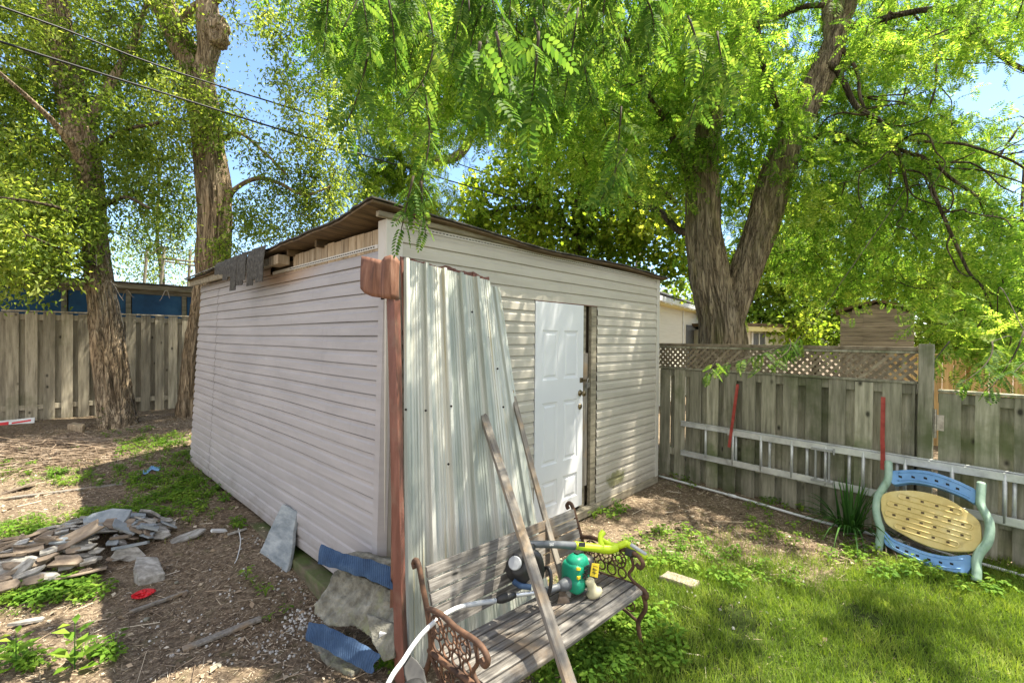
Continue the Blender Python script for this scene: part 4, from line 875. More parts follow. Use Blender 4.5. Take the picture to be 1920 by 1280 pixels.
mb = MB(); mb.prism([tp.hit(*q) for q in ((1086, 1017), (1098, 1018), (1097, 1025), (1085, 1024))], (0, 0.01, 0)); mb.build('badge', M['blackp'], cl, **W)
mb = MB(); hc = P(974, 1064, 2.60); dn0 = ((CAMP - hc).normalized() + Vector((-0.25, 0, 0))).normalized(); Mh = Matrix.Translation(hc) @ dn0.to_track_quat('Z', 'Y').to_matrix().to_4x4()
mb.lathe([(0.050, -0.075), (0.076, -0.055), (0.080, -0.01), (0.083, -0.008), (0.083, 0.0), (0.074, 0.004), (0.066, 0.020), (0.052, 0.028), (0.048, 0.040), (0.030, 0.046)], Mh, 28)
for k in range(12): a = k * math.pi / 6; mb.box(Mh @ Vector((0.079 * math.cos(a), 0.079 * math.sin(a), -0.03)), (0.012, 0.006, 0.03), Mh.to_3x3() @ Matrix.Rotation(a, 3, 'Z'))
cam_tube(mb, [(970, 1052, 2.60), (988, 1034, 2.64), (1000, 1022, 2.68)], [0.05, 0.04, 0.02]); mb.build('motor_head', M['blackp'], cl, smooth=True, **W)
mb = MB(); dn = (CAMP - hc).normalized(); dn = (dn + Vector((-0.25, 0, 0))).normalized(); Md = Matrix.Translation(P(965, 1055, 2.53)) @ dn.to_track_quat('Z', 'Y').to_matrix().to_4x4()
mb.lathe([(0.036, -0.02), (0.037, 0.0), (0.033, 0.005), (0.004, 0.007)], Md, 24); mb.build('spool_cap', M['greyl'], cl, smooth=False, **W)
mb = MB(); cam_tube(mb, [(985, 1038, 2.58), (1003, 1040, 2.60), (1013, 1056, 2.60), (1014, 1078, 2.60), (1006, 1094, 2.60)], [0.028, 0.03, 0.022, 0.02, 0.012]); mb.build('guard', M['blackp'], cl, smooth=True, **W)
mb = MB(); cam_tube(mb, [(962, 1088, 2.56), (975, 1097, 2.55), (995, 1100, 2.56)], 0.016); mb.build('blue_collar', M['blue'], cl, smooth=True, **W)
tx = bpy.data.curves.new('brand_text', 'FONT'); tx.body = 'EARTHWISE'; tx.size = 0.026; tx.extrude = 0.0006; tx.materials.append(M['white'])
to = bpy.data.objects.new('brand_text', tx); COL.objects.link(to)
pA, pB = P(1029, 1021.5, 2.70), P(1056, 1022.5, 2.765); xx = (pB - pA).normalized(); zz = (CAMP - pA).normalized(); zz = (zz - xx * zz.dot(xx)).normalized(); yy = zz.cross(xx)
Mt = Matrix.Translation(P(1028, 1022.5, 2.72) + zz * 0.012) @ Matrix((xx, yy, zz)).transposed().to_4x4()
dg = bpy.context.evaluated_depsgraph_get(); me = bpy.data.meshes.new_from_object(to.evaluated_get(dg)); bpy.data.objects.remove(to)
wdt = max(v.co.x for v in me.vertices); me.transform(Mt @ Matrix.Scale((pB - pA).length / wdt, 4)); me.transform(cl.matrix_basis.inverted())
to = bpy.data.objects.new('brand_text', me); COL.objects.link(to); to.parent = cl

def rock(name, pts, off, mat, label, cat, vox=0.012, disp=0.02, group=None, nscale=0.08, **kw):
    mb = MB(); mb.prism(pts, off); o = mb.build(name, M[mat]); c = sum((Vector(p) for p in pts), Vector()) / len(pts); origin_to(o, c)
    m = o.modifiers.new('remesh', 'REMESH'); m.mode = 'VOXEL'; m.voxel_size = vox
    tex = bpy.data.textures.new(name + '_tex', 'CLOUDS'); tex.noise_scale = nscale; tex.noise_depth = 3
    d = o.modifiers.new('disp', 'DISPLACE'); d.texture = tex; d.strength = disp; d.mid_level = 0.5; d.texture_coords = 'GLOBAL'
    tag(o, label, cat, group); return o
sp_ = Pl(bw(0.86, 0.16, 0.325), (0, 0, 1))
b0 = P(1054, 1128, 2.66)
rock('small_stone', [b0 + Vector(q) for q in ((-0.035, 0, -0.035), (0.03, -0.01, -0.035), (0.045, 0, 0.0), (0.02, 0, 0.032), (-0.02, 0, 0.028))], (0.01, 0.06, 0), 'slate_b', 'small brown stone lying on the bench seat', 'stone', 0.006, 0.012, nscale=0.04)
rock('small_stone', [P(1064, 1112, 2.70) + Vector(q) for q in ((-0.02, 0, -0.03), (0.02, -0.0, -0.03), (0.025, 0, 0.02), (-0.01, 0, 0.03))], (0.01, 0.04, 0), 'slate_g', 'small pale grey stone under the green engine on the bench', 'stone', 0.006, 0.01, nscale=0.04)

# ------------------------------------------------------------------ concrete rubble and blue strips at the corner
cpl = Pl(P(670, 1130, 2.80), (-0.30, -1.0, 0.75))
o1 = [cpl.hit(*q) for q in ((621, 1078), (640, 1069), (690, 1084), (742, 1112), (746, 1150), (744, 1222), (700, 1200), (660, 1176), (612, 1172), (587, 1150), (590, 1132), (604, 1120))]
rock('concrete_slab', o1, (0.03, 0.16, -0.03), 'concrete', 'large broken lichen-grey concrete slab between the two blue strips', 'concrete slab', 0.008, 0.055)
cp2 = Pl(P(690, 1050, 2.90), (-0.2, -1.0, 0.9))
rock('concrete_slab', [cp2.hit(*q) for q in ((628, 1040), (668, 1033), (744, 1052), (746, 1095), (690, 1080), (640, 1066))], (0.04, 0.12, -0.06), 'concrete', 'thin top piece of broken concrete peeking above the upper blue strip', 'concrete slab', 0.010, 0.02)
rock('concrete_slab', [cpl.hit(u, v, 0.02) for u, v in ((690, 1150), (745, 1170), (742, 1235), (722, 1240), (700, 1205))], (0.02, 0.10, -0.05), 'concrete', 'smaller concrete chunk beside the brown flashing, right of the large slab', 'concrete slab', 0.010, 0.02)
g1_ = G(620, 1225)
rock('concrete_slab', [G(*q, dz=0.03) for q in ((585, 1200), (620, 1190), (690, 1240), (660, 1262), (612, 1240))], (0, 0, -0.1), 'concrete', 'mossy concrete piece on the ground below the lower blue strip', 'concrete slab', 0.010, 0.02)
def membrane(name, a, b, label, pl, d, off=0.0):
    def fn(s, t):
        n = len(a) - 1; x = s * n; i = min(n - 1, int(x)); f = x - i
        u0 = a[i][0] * (1 - f) + a[i + 1][0] * f; v0 = a[i][1] * (1 - f) + a[i + 1][1] * f
        u1 = b[i][0] * (1 - f) + b[i + 1][0] * f; v1 = b[i][1] * (1 - f) + b[i + 1][1] * f
        tr = t if 0.01 < t < 0.99 else t + 0.07 * noise.noise(Vector((s * 9, t * 5, d)))
        p = pl.hit(u0 * (1 - tr) + u1 * tr + 3 * (s > 0.99) * math.sin(t * 9), v0 * (1 - tr) + v1 * tr, off + 0.016 * noise.noise(Vector((s * 2.3, t * 1.2, d + 3))) - 0.03 * (t - 0.5) ** 2 + 0.0035 * (1 if math.sin(s * 230) > 0.3 else 0) * 0.9 + 0.012 * noise.noise(Vector((s * 3, t * 2, d))))
        return p
    o = MB().grid(fn, 150, 8).build(name, M['blue'], solid=0.003); origin_to(o, fn(0, 0)); tag(o, label, 'membrane')
membrane('blue_strip', [(613, 1024), (650, 1040), (700, 1052), (745, 1066)], [(607, 1060), (650, 1072), (700, 1088), (745, 1108)], 'ribbed blue membrane strip lying over the top of the large concrete slab', cpl, 1, 0.075)
membrane('blue_strip', [(583, 1166), (615, 1172), (660, 1194), (716, 1226)], [(578, 1200), (612, 1215), (655, 1240), (700, 1262)], 'dark blue membrane strip under the foot of the large concrete slab', cpl, 2, 0.03)
o = MB().box(P(728, 1190, 2.66), (0.10, 0.03, 0.045), Matrix.Rotation(R_(8), 3, 'Z')).build('white_block', M['white'], bevel=0.003); origin_to(o, P(728, 1190, 2.66)); tag(o, 'small white block wedged beside the brown flashing', 'block')
# leaning slate
a_ = Pl(P(520, 1030, 3.86), (-0.5, -0.75, 0.35))
lp = [a_.hit(*q) for q in ((529, 944), (542, 950), (557, 958), (549, 999), (548, 1020), (545, 1040), (539, 1066), (531, 1089), (508, 1066), (484, 1040), (500, 1005), (517, 968))]
rock('leaning_slab', lp, Vector((0.5, 0.75, -0.35)).normalized() * 0.035, 'slate', 'pointed blue-grey slab leaning against the side wall of the shed', 'stone slab', 0.008, 0.012)
# paver, bricks
def laid(name, px, h, mat, label, cat, vox=0.012, disp=0.008):
    pts = [G(u, v, 0.01) for u, v in px]; mz = sum(p.z for p in pts) / len(pts)
    for p in pts: p.z = mz + h
    return rock(name, pts, (0, 0, -h - 0.03), mat, label, cat, vox, disp)
laid('paving_brick', [(1236, 1088), (1252, 1077), (1314, 1096), (1300, 1108)], 0.035, 'paver', 'flat beige paving brick on the ground right of the bench', 'paving brick')
laid('brick', [(126, 803), (138, 796), (160, 802), (154, 812)], 0.07, 'raw', 'ochre brick lying in front of the left fence by the tree', 'brick', 0.015)
gs_ = [G(u, v, 0) for u, v in ((250, 1090), (262, 1098), (310, 1085), (296, 1068), (256, 1066))]
rock('stone_block', [p + Vector((0, 0, 0.11 - 0.06 * (i in (1, 2)))) for i, p in enumerate(gs_)], (0, 0, -0.14), 'slate_g', 'solid grey stone block at the right end of the shingle heap', 'stone', 0.01, 0.01)
# ------------------------------------------------------------------ heap of broken slates
hc_ = G(118, 1048); 
def hdir(a): return Vector((math.cos(a), math.sin(a), 0))
rs = random.Random(21)
def heap_h(x, y):
    dx, dy = x - hc_.x, y - hc_.y; q = (dx * 0.8 + dy * 0.6) / 0.80; w = (-dx * 0.6 + dy * 0.8) / 0.42
    return 0.17 * max(0, 1 - q * q - w * w)
def slate_piece(px, yaw, L, Wd, th, mat, label, lift=0.0, group='broken slates and shingles in the heap'):
    g = G(*px) if len(px) == 2 else Vector(px); z = hgt(g.x, g.y) + heap_h(g.x, g.y) + lift
    n = rs.randint(5, 8); pts = []
    for k in range(n):
        a = 2 * math.pi * (k + rs.uniform(-0.25, 0.25)) / n; c, s = math.cos(a), math.sin(a); q = 1 / max(abs(c), abs(s)) ** 0.9
        pts.append((c * L / 2 * q * rs.uniform(0.7, 1.02), s * Wd / 2 * q * rs.uniform(0.7, 1.02), 0))
    mb = MB(); mb.prism(pts, (0, 0, th)); o = mb.build('broken_slate', M[mat], bevel=0.0025)
    e = 0.12; gxh = (heap_h(g.x + e, g.y) - heap_h(g.x - e, g.y)) / (2 * e); gyh = (heap_h(g.x, g.y + e) - heap_h(g.x, g.y - e)) / (2 * e)
    up = Vector((-gxh, -gyh, 1)).normalized(); X = hdir(yaw); X = (X - up * X.dot(up)).normalized(); Y = up.cross(X)
    Rm = Matrix((X, Y, up)).transposed() @ Matrix.Rotation(rs.gauss(0, 0.34), 3, 'X') @ Matrix.Rotation(rs.gauss(0, 0.22), 3, 'Y')
    o.matrix_basis = Matrix.Translation((g.x, g.y, z + 0.01)) @ Rm.to_4x4(); tag(o, label, 'slate', group); return o
for i in range(230):
    q = rs.uniform(-1, 1); w = rs.uniform(-1, 1)
    if q * q + w * w > 1: continue
    x = hc_.x + (q * 0.80 * 0.8 - w * 0.44 * 0.6) * 1.0; y = hc_.y + (q * 0.80 * 0.6 + w * 0.44 * 0.8)
    mt = rs.choice(['slate_b', 'slate_b', 'slate_g', 'slate_g', 'slate_g', 'slate_g', 'slate']) if q > 0 else rs.choice(['slate_b', 'slate_b', 'slate_g'])
    L = rs.uniform(0.09, 0.30); W_ = L * rs.uniform(0.28, 0.6)
    slate_piece((x, y, 0), rs.uniform(0.1, 1.0), L, W_, rs.uniform(0.010, 0.028), mt, '%s %s slate piece in the %s %s part of the heap' % ('small' if L < 0.15 else 'medium' if L < 0.22 else 'longish', {'slate_b': 'brown', 'slate_g': 'grey', 'slate': 'bluish'}[mt], 'front' if w < -0.3 else 'rear' if w > 0.3 else 'middle', 'far left' if q < -0.5 else 'left' if q < 0 else 'right' if q < 0.5 else 'far right'), rs.uniform(0, 0.07))
slate_piece((130, 1062), 0.55, 0.62, 0.17, 0.014, 'slate_b', 'largest long tan slate lying across the front of the heap', 0.07, None)
slate_piece((45, 1050), 0.6, 0.55, 0.15, 0.014, 'slate_b', 'long dark tan slate at the far left end of the heap', 0.05, None)
slate_piece((150, 1085), 0.7, 0.34, 0.26, 0.012, 'slate_b', 'broad squarish tan slate at the front foot of the heap', 0.03, None)
slate_piece((205, 1022), 0.3, 0.40, 0.22, 0.03, 'slate', 'pale blue-white slate on the upper right of the heap', 0.07, None)
for i, (px, L, mt, lab) in enumerate([((348, 1010), 0.42, 'slate_g', 'long pale wood-like sliver lying between the heap and the leaning slab'), ((20, 1105), 0.3, 'slate_b', 'tan shard near the left edge below the heap'),
        ((52, 1290 - 120), 0.2, 'slate_g', 'flat grey shard on the litter lower left of the heap'), ((30, 920), 0.5, 'slate_b', 'pale sunlit slab lying far left beyond the heap'), ((410, 998), 0.16, 'white', 'small white chip in front of the green timber'),
        ((445, 1000), 0.2, 'slate_g', 'grey-white fragment beside the green timber')]):
    slate_piece(px, 0.5 + 0.1 * i, L, L * 0.3, 0.02, mt, lab, 0, None)
# small bright scraps
o = MB().grid(lambda s, t: G(246 + 46 * s, 1118 - 12 * s + 16 * (t - 0.5) * math.sin(0.3 + 2.6 * s), 0.015 + 0.03 * abs(noise.noise(Vector((s * 6, t * 4, 1))))), 14, 8).build('red_scrap', M['redp'], solid=0.004); origin_to(o, G(270, 1112)); tag(o, 'bright red plastic scrap on the ground below the slate heap', 'scrap')
o = MB().grid(lambda s, t: G(268 + 32 * s, 884 - 9 * s + 7 * (t - 0.5) + 3 * math.sin(s * 9), 0.02 + 0.02 * abs(noise.noise(Vector((s * 7, t * 4, 2))))), 12, 4).build('blue_scrap', M['tbl_b'], solid=0.004); origin_to(o, G(283, 880)); tag(o, 'small crumpled light blue scrap on the shaded weeds', 'scrap')
for i, (u, v, r, lb) in enumerate([(272, 1161, 0.028, 'white pebble alone on the litter below the red scrap'), (330, 1092, 0.022, 'white pebble near the stone block'), (531, 1113, 0.022, 'white pebble below the leaning slab'), (412, 1248, 0.03, 'grey pebble at the lower middle of the dirt')]):
    mb = MB(); r *= 0.62; blob(mb, G(u, v, r * 0.4), r, r * 0.8, r * 0.7, Matrix.Rotation(i * 1.0, 3, 'Z'), 3.2, 14, 8, 1.2); o = mb.build('pebble', M['concrete']); origin_to(o, G(u, v)); tag(o, lb, 'pebble')
# red and white sign strip
sg = Pl(G(30, 795), (0.45, -0.9, 0.25)); t = thing('sign_board', 'red and white printed board lying at the foot of the left fence', 'sign', G(30, 797))
MB().prism([sg.hit(*q) for q in ((-20, 791), (65, 782), (64, 793), (-20, 806))], (0, 0.006, 0)).build('board', M['white'], t, world=True)
MB().prism([sg.hit(*q, 0.003) for q in ((-20, 795), (16, 790), (16, 798), (-20, 803))], (0, 0.002, 0)).build('red_panel', M['redp'], t, world=True)
MB().prism([sg.hit(*q, 0.003) for q in ((22, 791.5), (58, 786), (58, 789), (22, 794.5))], (0, 0.002, 0)).build('red_stripe', M['redp'], t, world=True)
# brush pile
bc = G(85, 852); mb = MB(); rs2 = random.Random(4)
for i in range(330):
    a = rs2.uniform(0, 6.28); r = rs2.random() ** 0.6; x = bc.x + 1.05 * r * math.cos(a); y = bc.y + 0.60 * r * math.sin(a); z = hgt(x, y) + 0.01 + 0.20 * (1 - r) * rs2.random()
    yaw = rs2.gauss(0.25, 0.5); L = rs2.uniform(0.25, 1.0); dz = rs2.gauss(0, 0.10)
    pts = []
    for k in range(6):
        s = (k / 5 - 0.5) * L; yy = yaw + 0.3 * math.sin(k + i); px_, py_ = x + s * math.cos(yy), y + s * math.sin(yy); pts.append((px_, py_, max(hgt(px_, py_) + 0.006, z + dz * s + 0.02 * rs2.random())))
    mb.tube(pts, [0.007 * (1 - 0.12 * k) * rs2.uniform(0.6, 1.1) for k in range(6)], 5)
o = mb.build('brush_pile', surface('dry_twig', [(0.13, 0.09, 0.06), (0.28, 0.21, 0.15), (0.42, 0.35, 0.28)], 9, isl=0.3)); origin_to(o, bc); tag(o, 'heap of dry brown twigs in front of the leftmost trunk', 'brush pile')
for k, (u, v, L, yaw, lb) in enumerate([(60, 930, 1.6, 0.55, 'long thin board half buried in litter at left, beyond the slate heap'), (300, 1130, 0.35, 0.9, 'short mossy stick right of the red scrap'), (420, 1190, 0.45, 0.8, 'dark narrow board on the bare dirt in the lower left middle')]):
    g = G(u, v); o = MB().box((0, 0, 0), (L, 0.055 if k != 1 else 0.03, 0.018)).build('loose_board', M['stick'], bevel=0.003); o.matrix_basis = Matrix.Translation(g + Vector((0, 0, 0.014))) @ Matrix.Rotation(yaw, 4, 'Z'); tag(o, lb, 'board')
pts = catmull([tuple(G(u, v, 0.02)) + (0,) for u, v in ((447, 990), (451, 1015), (445, 1045), (440, 1055))], 0.03)
o = MB().tube([p[:3] for p in pts], 0.004, 6).build('loose_string', M['white']); origin_to(o, pts[0][:3]); tag(o, 'short white cord on the ground by the green timber', 'string')

# ------------------------------------------------------------------ ladder, brackets, pipe
def fp(u, v, off): # point on the fence face, off metres toward the yard
    n = Vector((-0.763, -0.646, 0)); return Pl(FR + n * off, n).hit(u, v)
FMi = fence.matrix_basis.inverted()
lad = thing('extension_ladder', 'long aluminium extension ladder hung sideways on the right fence', 'ladder', FR, FROT)
def lz(x, top): return (0.755 if top else 0.372)
xa = (FMi @ fp(1277, 820, 0.05)).x; xb = xa + 5.0; xm = (FMi @ fp(1367, 820, 0.05)).x
for top in (1, 0):
    mb = MB(); z = lz(0, top)
    mb.bx(xa, xb - 0.7, -0.060, -0.035, z - 0.033, z + 0.033); mb.bx(xa, xb - 0.7, -0.072, -0.0605, z - 0.033, z - 0.024); mb.bx(xa, xb - 0.7, -0.072, -0.0605, z + 0.024, z + 0.033)
    mb.build('rail', M['alu'], lad, bevel=0.002)
    mb = MB(); zz_ = z + (-0.012 if top else 0.012); mb.bx(xm, xb, -0.098, -0.074, zz_ - 0.033, zz_ + 0.033); mb.build('rail', M['alu'], lad, bevel=0.002)
r1 = [1323, 1406, 1465, 1526, 1593, 1668]; r2 = [1374, 1429, 1488, 1551, 1619, 1690]
def rung(x, y):
    mb = MB(); mb.tube([(x, y, 0.36), (x, y, 0.76)], 0.015, 10); mb.build('rung', M['alu'], lad, smooth=True)
x1 = [(FMi @ fp(u, 820, 0.05)).x for u in r1]; x2 = [(FMi @ fp(u, 820, 0.09)).x for u in r2]
d1 = (x1[-2] - x1[0]) / 4; d2 = (x2[-2] - x2[0]) / 4
for k in range(13): rung(x1[0] + k * d1, -0.048)
for k in range(14): rung(x2[0] + k * d2, -0.086)
xh = (FMi @ fp(1522, 820, 0.10)).x
mb = MB(); 
for z in (0.39, 0.72): mb.bx(xh, xh + 0.19, -0.12, -0.10, z - 0.01, z + 0.012); mb.tube([(xh + 0.20, -0.11, z - 0.03), (xh + 0.20, -0.11, z + 0.03)], 0.008, 8)
mb.tube([(xh + 0.04, -0.11, 0.40), (xh + 0.04, -0.11, 0.71)], 0.011, 8); mb.tube([(xh + 0.16, -0.11, 0.40), (xh + 0.16, -0.11, 0.71)], 0.011, 8)
mb.build('rung_lock', M['alu_d'], lad)
for k, (pt, pb, lb) in enumerate([((1383, 720), (1367, 838), 'tilted red metal ladder bracket, the one nearer the shed'), ((1656, 744), (1655, 880), 'upright red metal ladder bracket above the plastic table')]):
    A_, B_ = fp(*pt, 0.02), fp(*pb, 0.115); mid = fp((pt[0] + pb[0]) / 2 - 1, pt[1] + (pb[1] - pt[1]) * 0.58, 0.03); m2 = fp((pt[0] * 0.3 + pb[0] * 0.7), pt[1] + (pb[1] - pt[1]) * 0.70, 0.112)
    mb = MB(); n = Vector((-0.763, -0.646, 0)); mb.beam(A_, mid, 0.034, 0.006, n); mb.beam(mid, m2, 0.034, 0.006, n); mb.beam(m2, B_, 0.034, 0.006, n); mb.tube([A_ + n * 0.003 + Vector((0, 0, -0.06)), A_ + n * 0.010 + Vector((0, 0, -0.06))], 0.008, 8)
    o = mb.build('ladder_bracket', M['red']); origin_to(o, A_); tag(o, lb, 'bracket')
gl = [G(u, v, 0.03) for u, v in ((1236, 892), (1380, 931), (1520, 972), (1640, 1002), (1750, 1031), (1920, 1079), (2100, 1128))]
pts = catmull([tuple(p) + (0,) for p in gl], 0.1); mb = MB(); mb.tube([p[:3] for p in pts], 0.013, 10)
for k in (9, 24): mb.tube([pts[k][:3], pts[k + 1][:3]], 0.018, 10)
o = mb.build('white_pipe', M['white'], smooth=True); origin_to(o, gl[0]); tag(o, 'thin white pipe running along the ground at the foot of the right fence', 'pipe')

# ------------------------------------------------------------------ faded plastic picnic table on its side
TO = Vector((3.24, 4.00, 0.0)); tx_ = Vector((0.54, -0.84, 0)); ty_ = Vector((0.30, 0.26, 0.70)); tn = tx_.cross(ty_).normalized()
if tn.dot(CAMP - TO) < 0: tn = -tn
tpl = Pl(TO, tn); tz = lambda x, y: (1540 + 0.2188 * x, 840 + 0.2188 * y)
def th(x, y, off=0.0): return tpl.hit(*tz(x, y), off)
tbl = thing('plastic_table', 'faded yellow, blue and green plastic child table tipped up against the ladder', 'table', TO)
def slabp(name, px, off, thick, mat, bevel=0.006, parent=tbl):
    c = catmull([(x, y, 0, 0) for x, y in px + [px[0]]], 18)[:-1]
    mb = MB(); mb.prism([th(p[0], p[1], off) for p in c], tn * (-thick)); return mb.build(name, M[mat], parent, world=True, bevel=bevel)
top = slabp('table_top', [(528, 545), (530, 430), (600, 388), (760, 376), (920, 396), (1100, 452), (1250, 545), (1362, 640), (1385, 740), (1380, 830), (1340, 888), (1200, 900), (1020, 880), (850, 820), (700, 742), (575, 660)], 0.055, 0.035, 'tbl_y', 0.008)
mb = MB(); hol = MB()
for (x0, y0, x1_, y1_, n) in ((700, 425, 1200, 565, 4), (605, 487, 1290, 690, 6), (588, 572, 1285, 780, 6), (668, 683, 1170, 842, 4)):
    A_, B_ = Vector((x0, y0)), Vector((x1_, y1_)); d = (B_ - A_).normalized(); p_ = Vector((-d.y, d.x)); r = 22; loop = []
    for k in range(9): a = math.pi / 2 + math.pi * k / 8; loop.append(A_ + d * r * math.cos(a) + p_ * r * math.sin(a))
    for k in range(9): a = -math.pi / 2 + math.pi * k / 8; loop.append(B_ + d * r * math.cos(a) + p_ * r * math.sin(a))
    loop.append(loop[0]); mb.tube([th(q.x, q.y, 0.056) for q in loop], 0.0075, 6, cap=False)
    for k in range(n):
        f = (k + 0.45) / n; c = A_ + (B_ - A_) * f
        hol = MB(); hol.prism([th(c.x + a * 14, c.y + b * 9 + a * 3, 0.0558) for a, b in ((-1, -1), (1, -1), (1, 1), (-1, 1))], tn * 0.0006); hol.build('slot', M['deck'], tbl, world=True)
gm = mb.build('groove', M['tbl_y'], tbl, world=True, smooth=True)
for nm, px, rowpx in (('bench_seat', [(622, 205), (800, 197), (960, 216), (1120, 268), (1250, 325), (1335, 378), (1326, 485), (1230, 436), (1080, 376), (940, 332), (780, 308), (622, 318)], ((690, 258), (800, 262), (905, 272), (1000, 295), (1095, 325), (1180, 362))),
                      ('bench_seat', [(555, 718), (640, 792), (780, 852), (930, 905), (1100, 936), (1290, 932), (1262, 1078), (1080, 1058), (900, 1010), (740, 935), (610, 868), (552, 818)], ((668, 862), (745, 895), (838, 932), (935, 965), (1035, 990), (1130, 1002)))):
    b_ = slabp(nm, px, 0.045, 0.06, 'tbl_b', 0.006)
    mb = MB(); 
    for (x, y) in rowpx: mb = MB(); mb.prism([th(x + a * 15, y + b * 9 + a * 5, 0.0457) for a, b in ((-1, -1), (1, -1), (1, 1), (-1, 1))], tn * 0.0006); mb.build('slot', M['dark'], tbl, world=True)
    n = len(px) // 2; cen = [((px[k][0] + px[-1 - k][0]) / 2, (px[k][1] + px[-1 - k][1]) / 2, px[k], px[-1 - k]) for k in range(n)]
    for f in (0.2, 0.8):
        c = catmull([tuple(th(a[0] * (1 - f) + b[0] * f, a[1] * (1 - f) + b[1] * f, 0.046)) + (0,) for _, _, a, b in cen], 0.02)[2:-2]
        mb = MB(); mb.tube([q[:3] for q in c], 0.006, 6); mb.build('rib', M['tbl_b'], tbl, world=True, smooth=True)
for px in ([(590, 132), (588, 270), (548, 350), (500, 430), (485, 530), (500, 630), (524, 710), (515, 800), (503, 886)], [(1385, 315), (1377, 430), (1378, 500), (1415, 570), (1450, 650), (1453, 740), (1430, 830), (1370, 905), (1340, 980), (1345, 1060), (1338, 1152)]):
    c = catmull([tuple(th(x, y, 0.045)) + (0,) for x, y in px], 0.02); mb = MB(); mb.tube([q[:3] for q in c], 0.029, 14, flat=1.5, up=tn); mb.build('leg', M['tbl_g'], tbl, world=True, smooth=True)

# ------------------------------------------------------------------ trees
def limb(pts):                                   # (u, v, depth, width in px) -> (x, y, z, r)
    return [tuple(P(u, v, d)) + (w / 2 * d / 851 / math.sqrt(1 + ((u - 960) / 851) ** 2),) for u, v, d, w in pts]
def bark_tube(mb, pts, seg=48, step=0.04, amp=0.02, flare=0.0, seed=0, ang=7.0):
    c = catmull(pts, step); n = len(c); vs = []; pn = None; zb = c[0][2]
    for i, p in enumerate(c):
        a0 = c[min(i + 1, n - 1)][:3] - c[max(i - 1, 0)][:3]; t = Vector(a0).normalized()
        a = Vector((1, 0, 0)) if pn is None else pn; a = (a - t * a.dot(t)).normalized(); b = t.cross(a); pn = a; r = p[3]; q0 = Vector(p[:3])
        for k in range(seg):
            th = 2 * math.pi * k / seg; cx, sy = math.cos(th), math.sin(th)
            s = i * step
            nz = noise.noise(Vector((cx * ang * 0.55 + seed, sy * ang * 0.55, s * 1.5)))
            rd = 1 - abs(noise.noise(Vector((cx * ang * 1.1, sy * ang * 1.1 + seed, s * 1.1)))) * 2.6
            d = amp * (0.9 * nz + 1.1 * (rd - 0.55)) + 0.10 * r * noise.noise(Vector((cx * 1.2, sy * 1.2, s * 0.8 + seed)))
            if flare:
                h = max(0, p[2] - zb); fl_ = math.exp(-h / 0.35) * flare; d += r * fl_ * (0.55 + 0.55 * math.sin(th * 4 + seed) + 0.3 * math.sin(th * 7 + 1))
            vs.append(q0 + (a * cx + b * sy) * (r + d))
    fs = [(i * seg + k, i * seg + (k + 1) % seg, (i + 1) * seg + (k + 1) % seg, (i + 1) * seg + k) for i in range(n - 1) for k in range(seg)]
    fs += [tuple((n - 1) * seg + k for k in range(seg))]
    mb.add(vs, fs); return c

# leaf templates: x along the leaf, z up
def pinnate(pairs=7, ll=0.30, lw=0.055, hexa=False, droop=0.25):
    V, F = [], []
    def zc(x): return -droop * x * x
    items = [(0.14 + 0.80 * i / (pairs - 1), s) for i in range(pairs) for s in (-1, 1)] + [(1.0, 0)]
    for x, s in items:
        L = ll * (0.75 + 0.5 * math.sin(math.pi * min(1, x * 0.9 + 0.1))); a = math.radians(68) * s
        d = np.array([math.cos(a), math.sin(a), -0.22 if s else -0.3]); n = np.array([-math.sin(a), math.cos(a), 0]); p = np.array([x, 0.006 * s, zc(x)]); b = len(V)
        if hexa:
            for f, w in ((0.02, 0), (0.28, 1), (0.68, 1), (1.0, 0), (0.68, -1), (0.28, -1)): V.append(p + d * L * f + n * lw * w + np.array([0, 0, 0.02 * abs(w)]))
            F.append([b, b + 1, b + 2, b + 3]); F.append([b, b + 3, b + 4, b + 5])
        else:
            for f, w in ((0.0, 0), (0.5, 1), (1.0, 0), (0.5, -1)): V.append(p + d * L * f + n * lw * w * 1.15)
            F.append([b, b + 1, b + 2, b + 3])
    return np.array(V), np.array(F)
def simple_leaf(w=0.42, fold=0.12):
    V = np.array([[0, 0, 0], [0.45, w / 2, fold], [1, 0, -0.08], [0.45, -w / 2, fold]]); return V, np.array([[0, 1, 2, 3]])
def maple_leaf():
    V = np.array([[0, 0, 0], [0.12, 0.42, 0.04], [0.42, 0.22, 0.0], [0.62, 0.48, -0.02], [0.66, 0.16, 0.0], [1.0, 0, -0.06], [0.66, -0.16, 0.0], [0.62, -0.48, -0.02], [0.42, -0.22, 0.0], [0.12, -0.42, 0.04]])
    return V, np.array([[0, 1, 2, 3], [0, 3, 4, 5], [0, 5, 6, 7], [0, 7, 8, 9]])

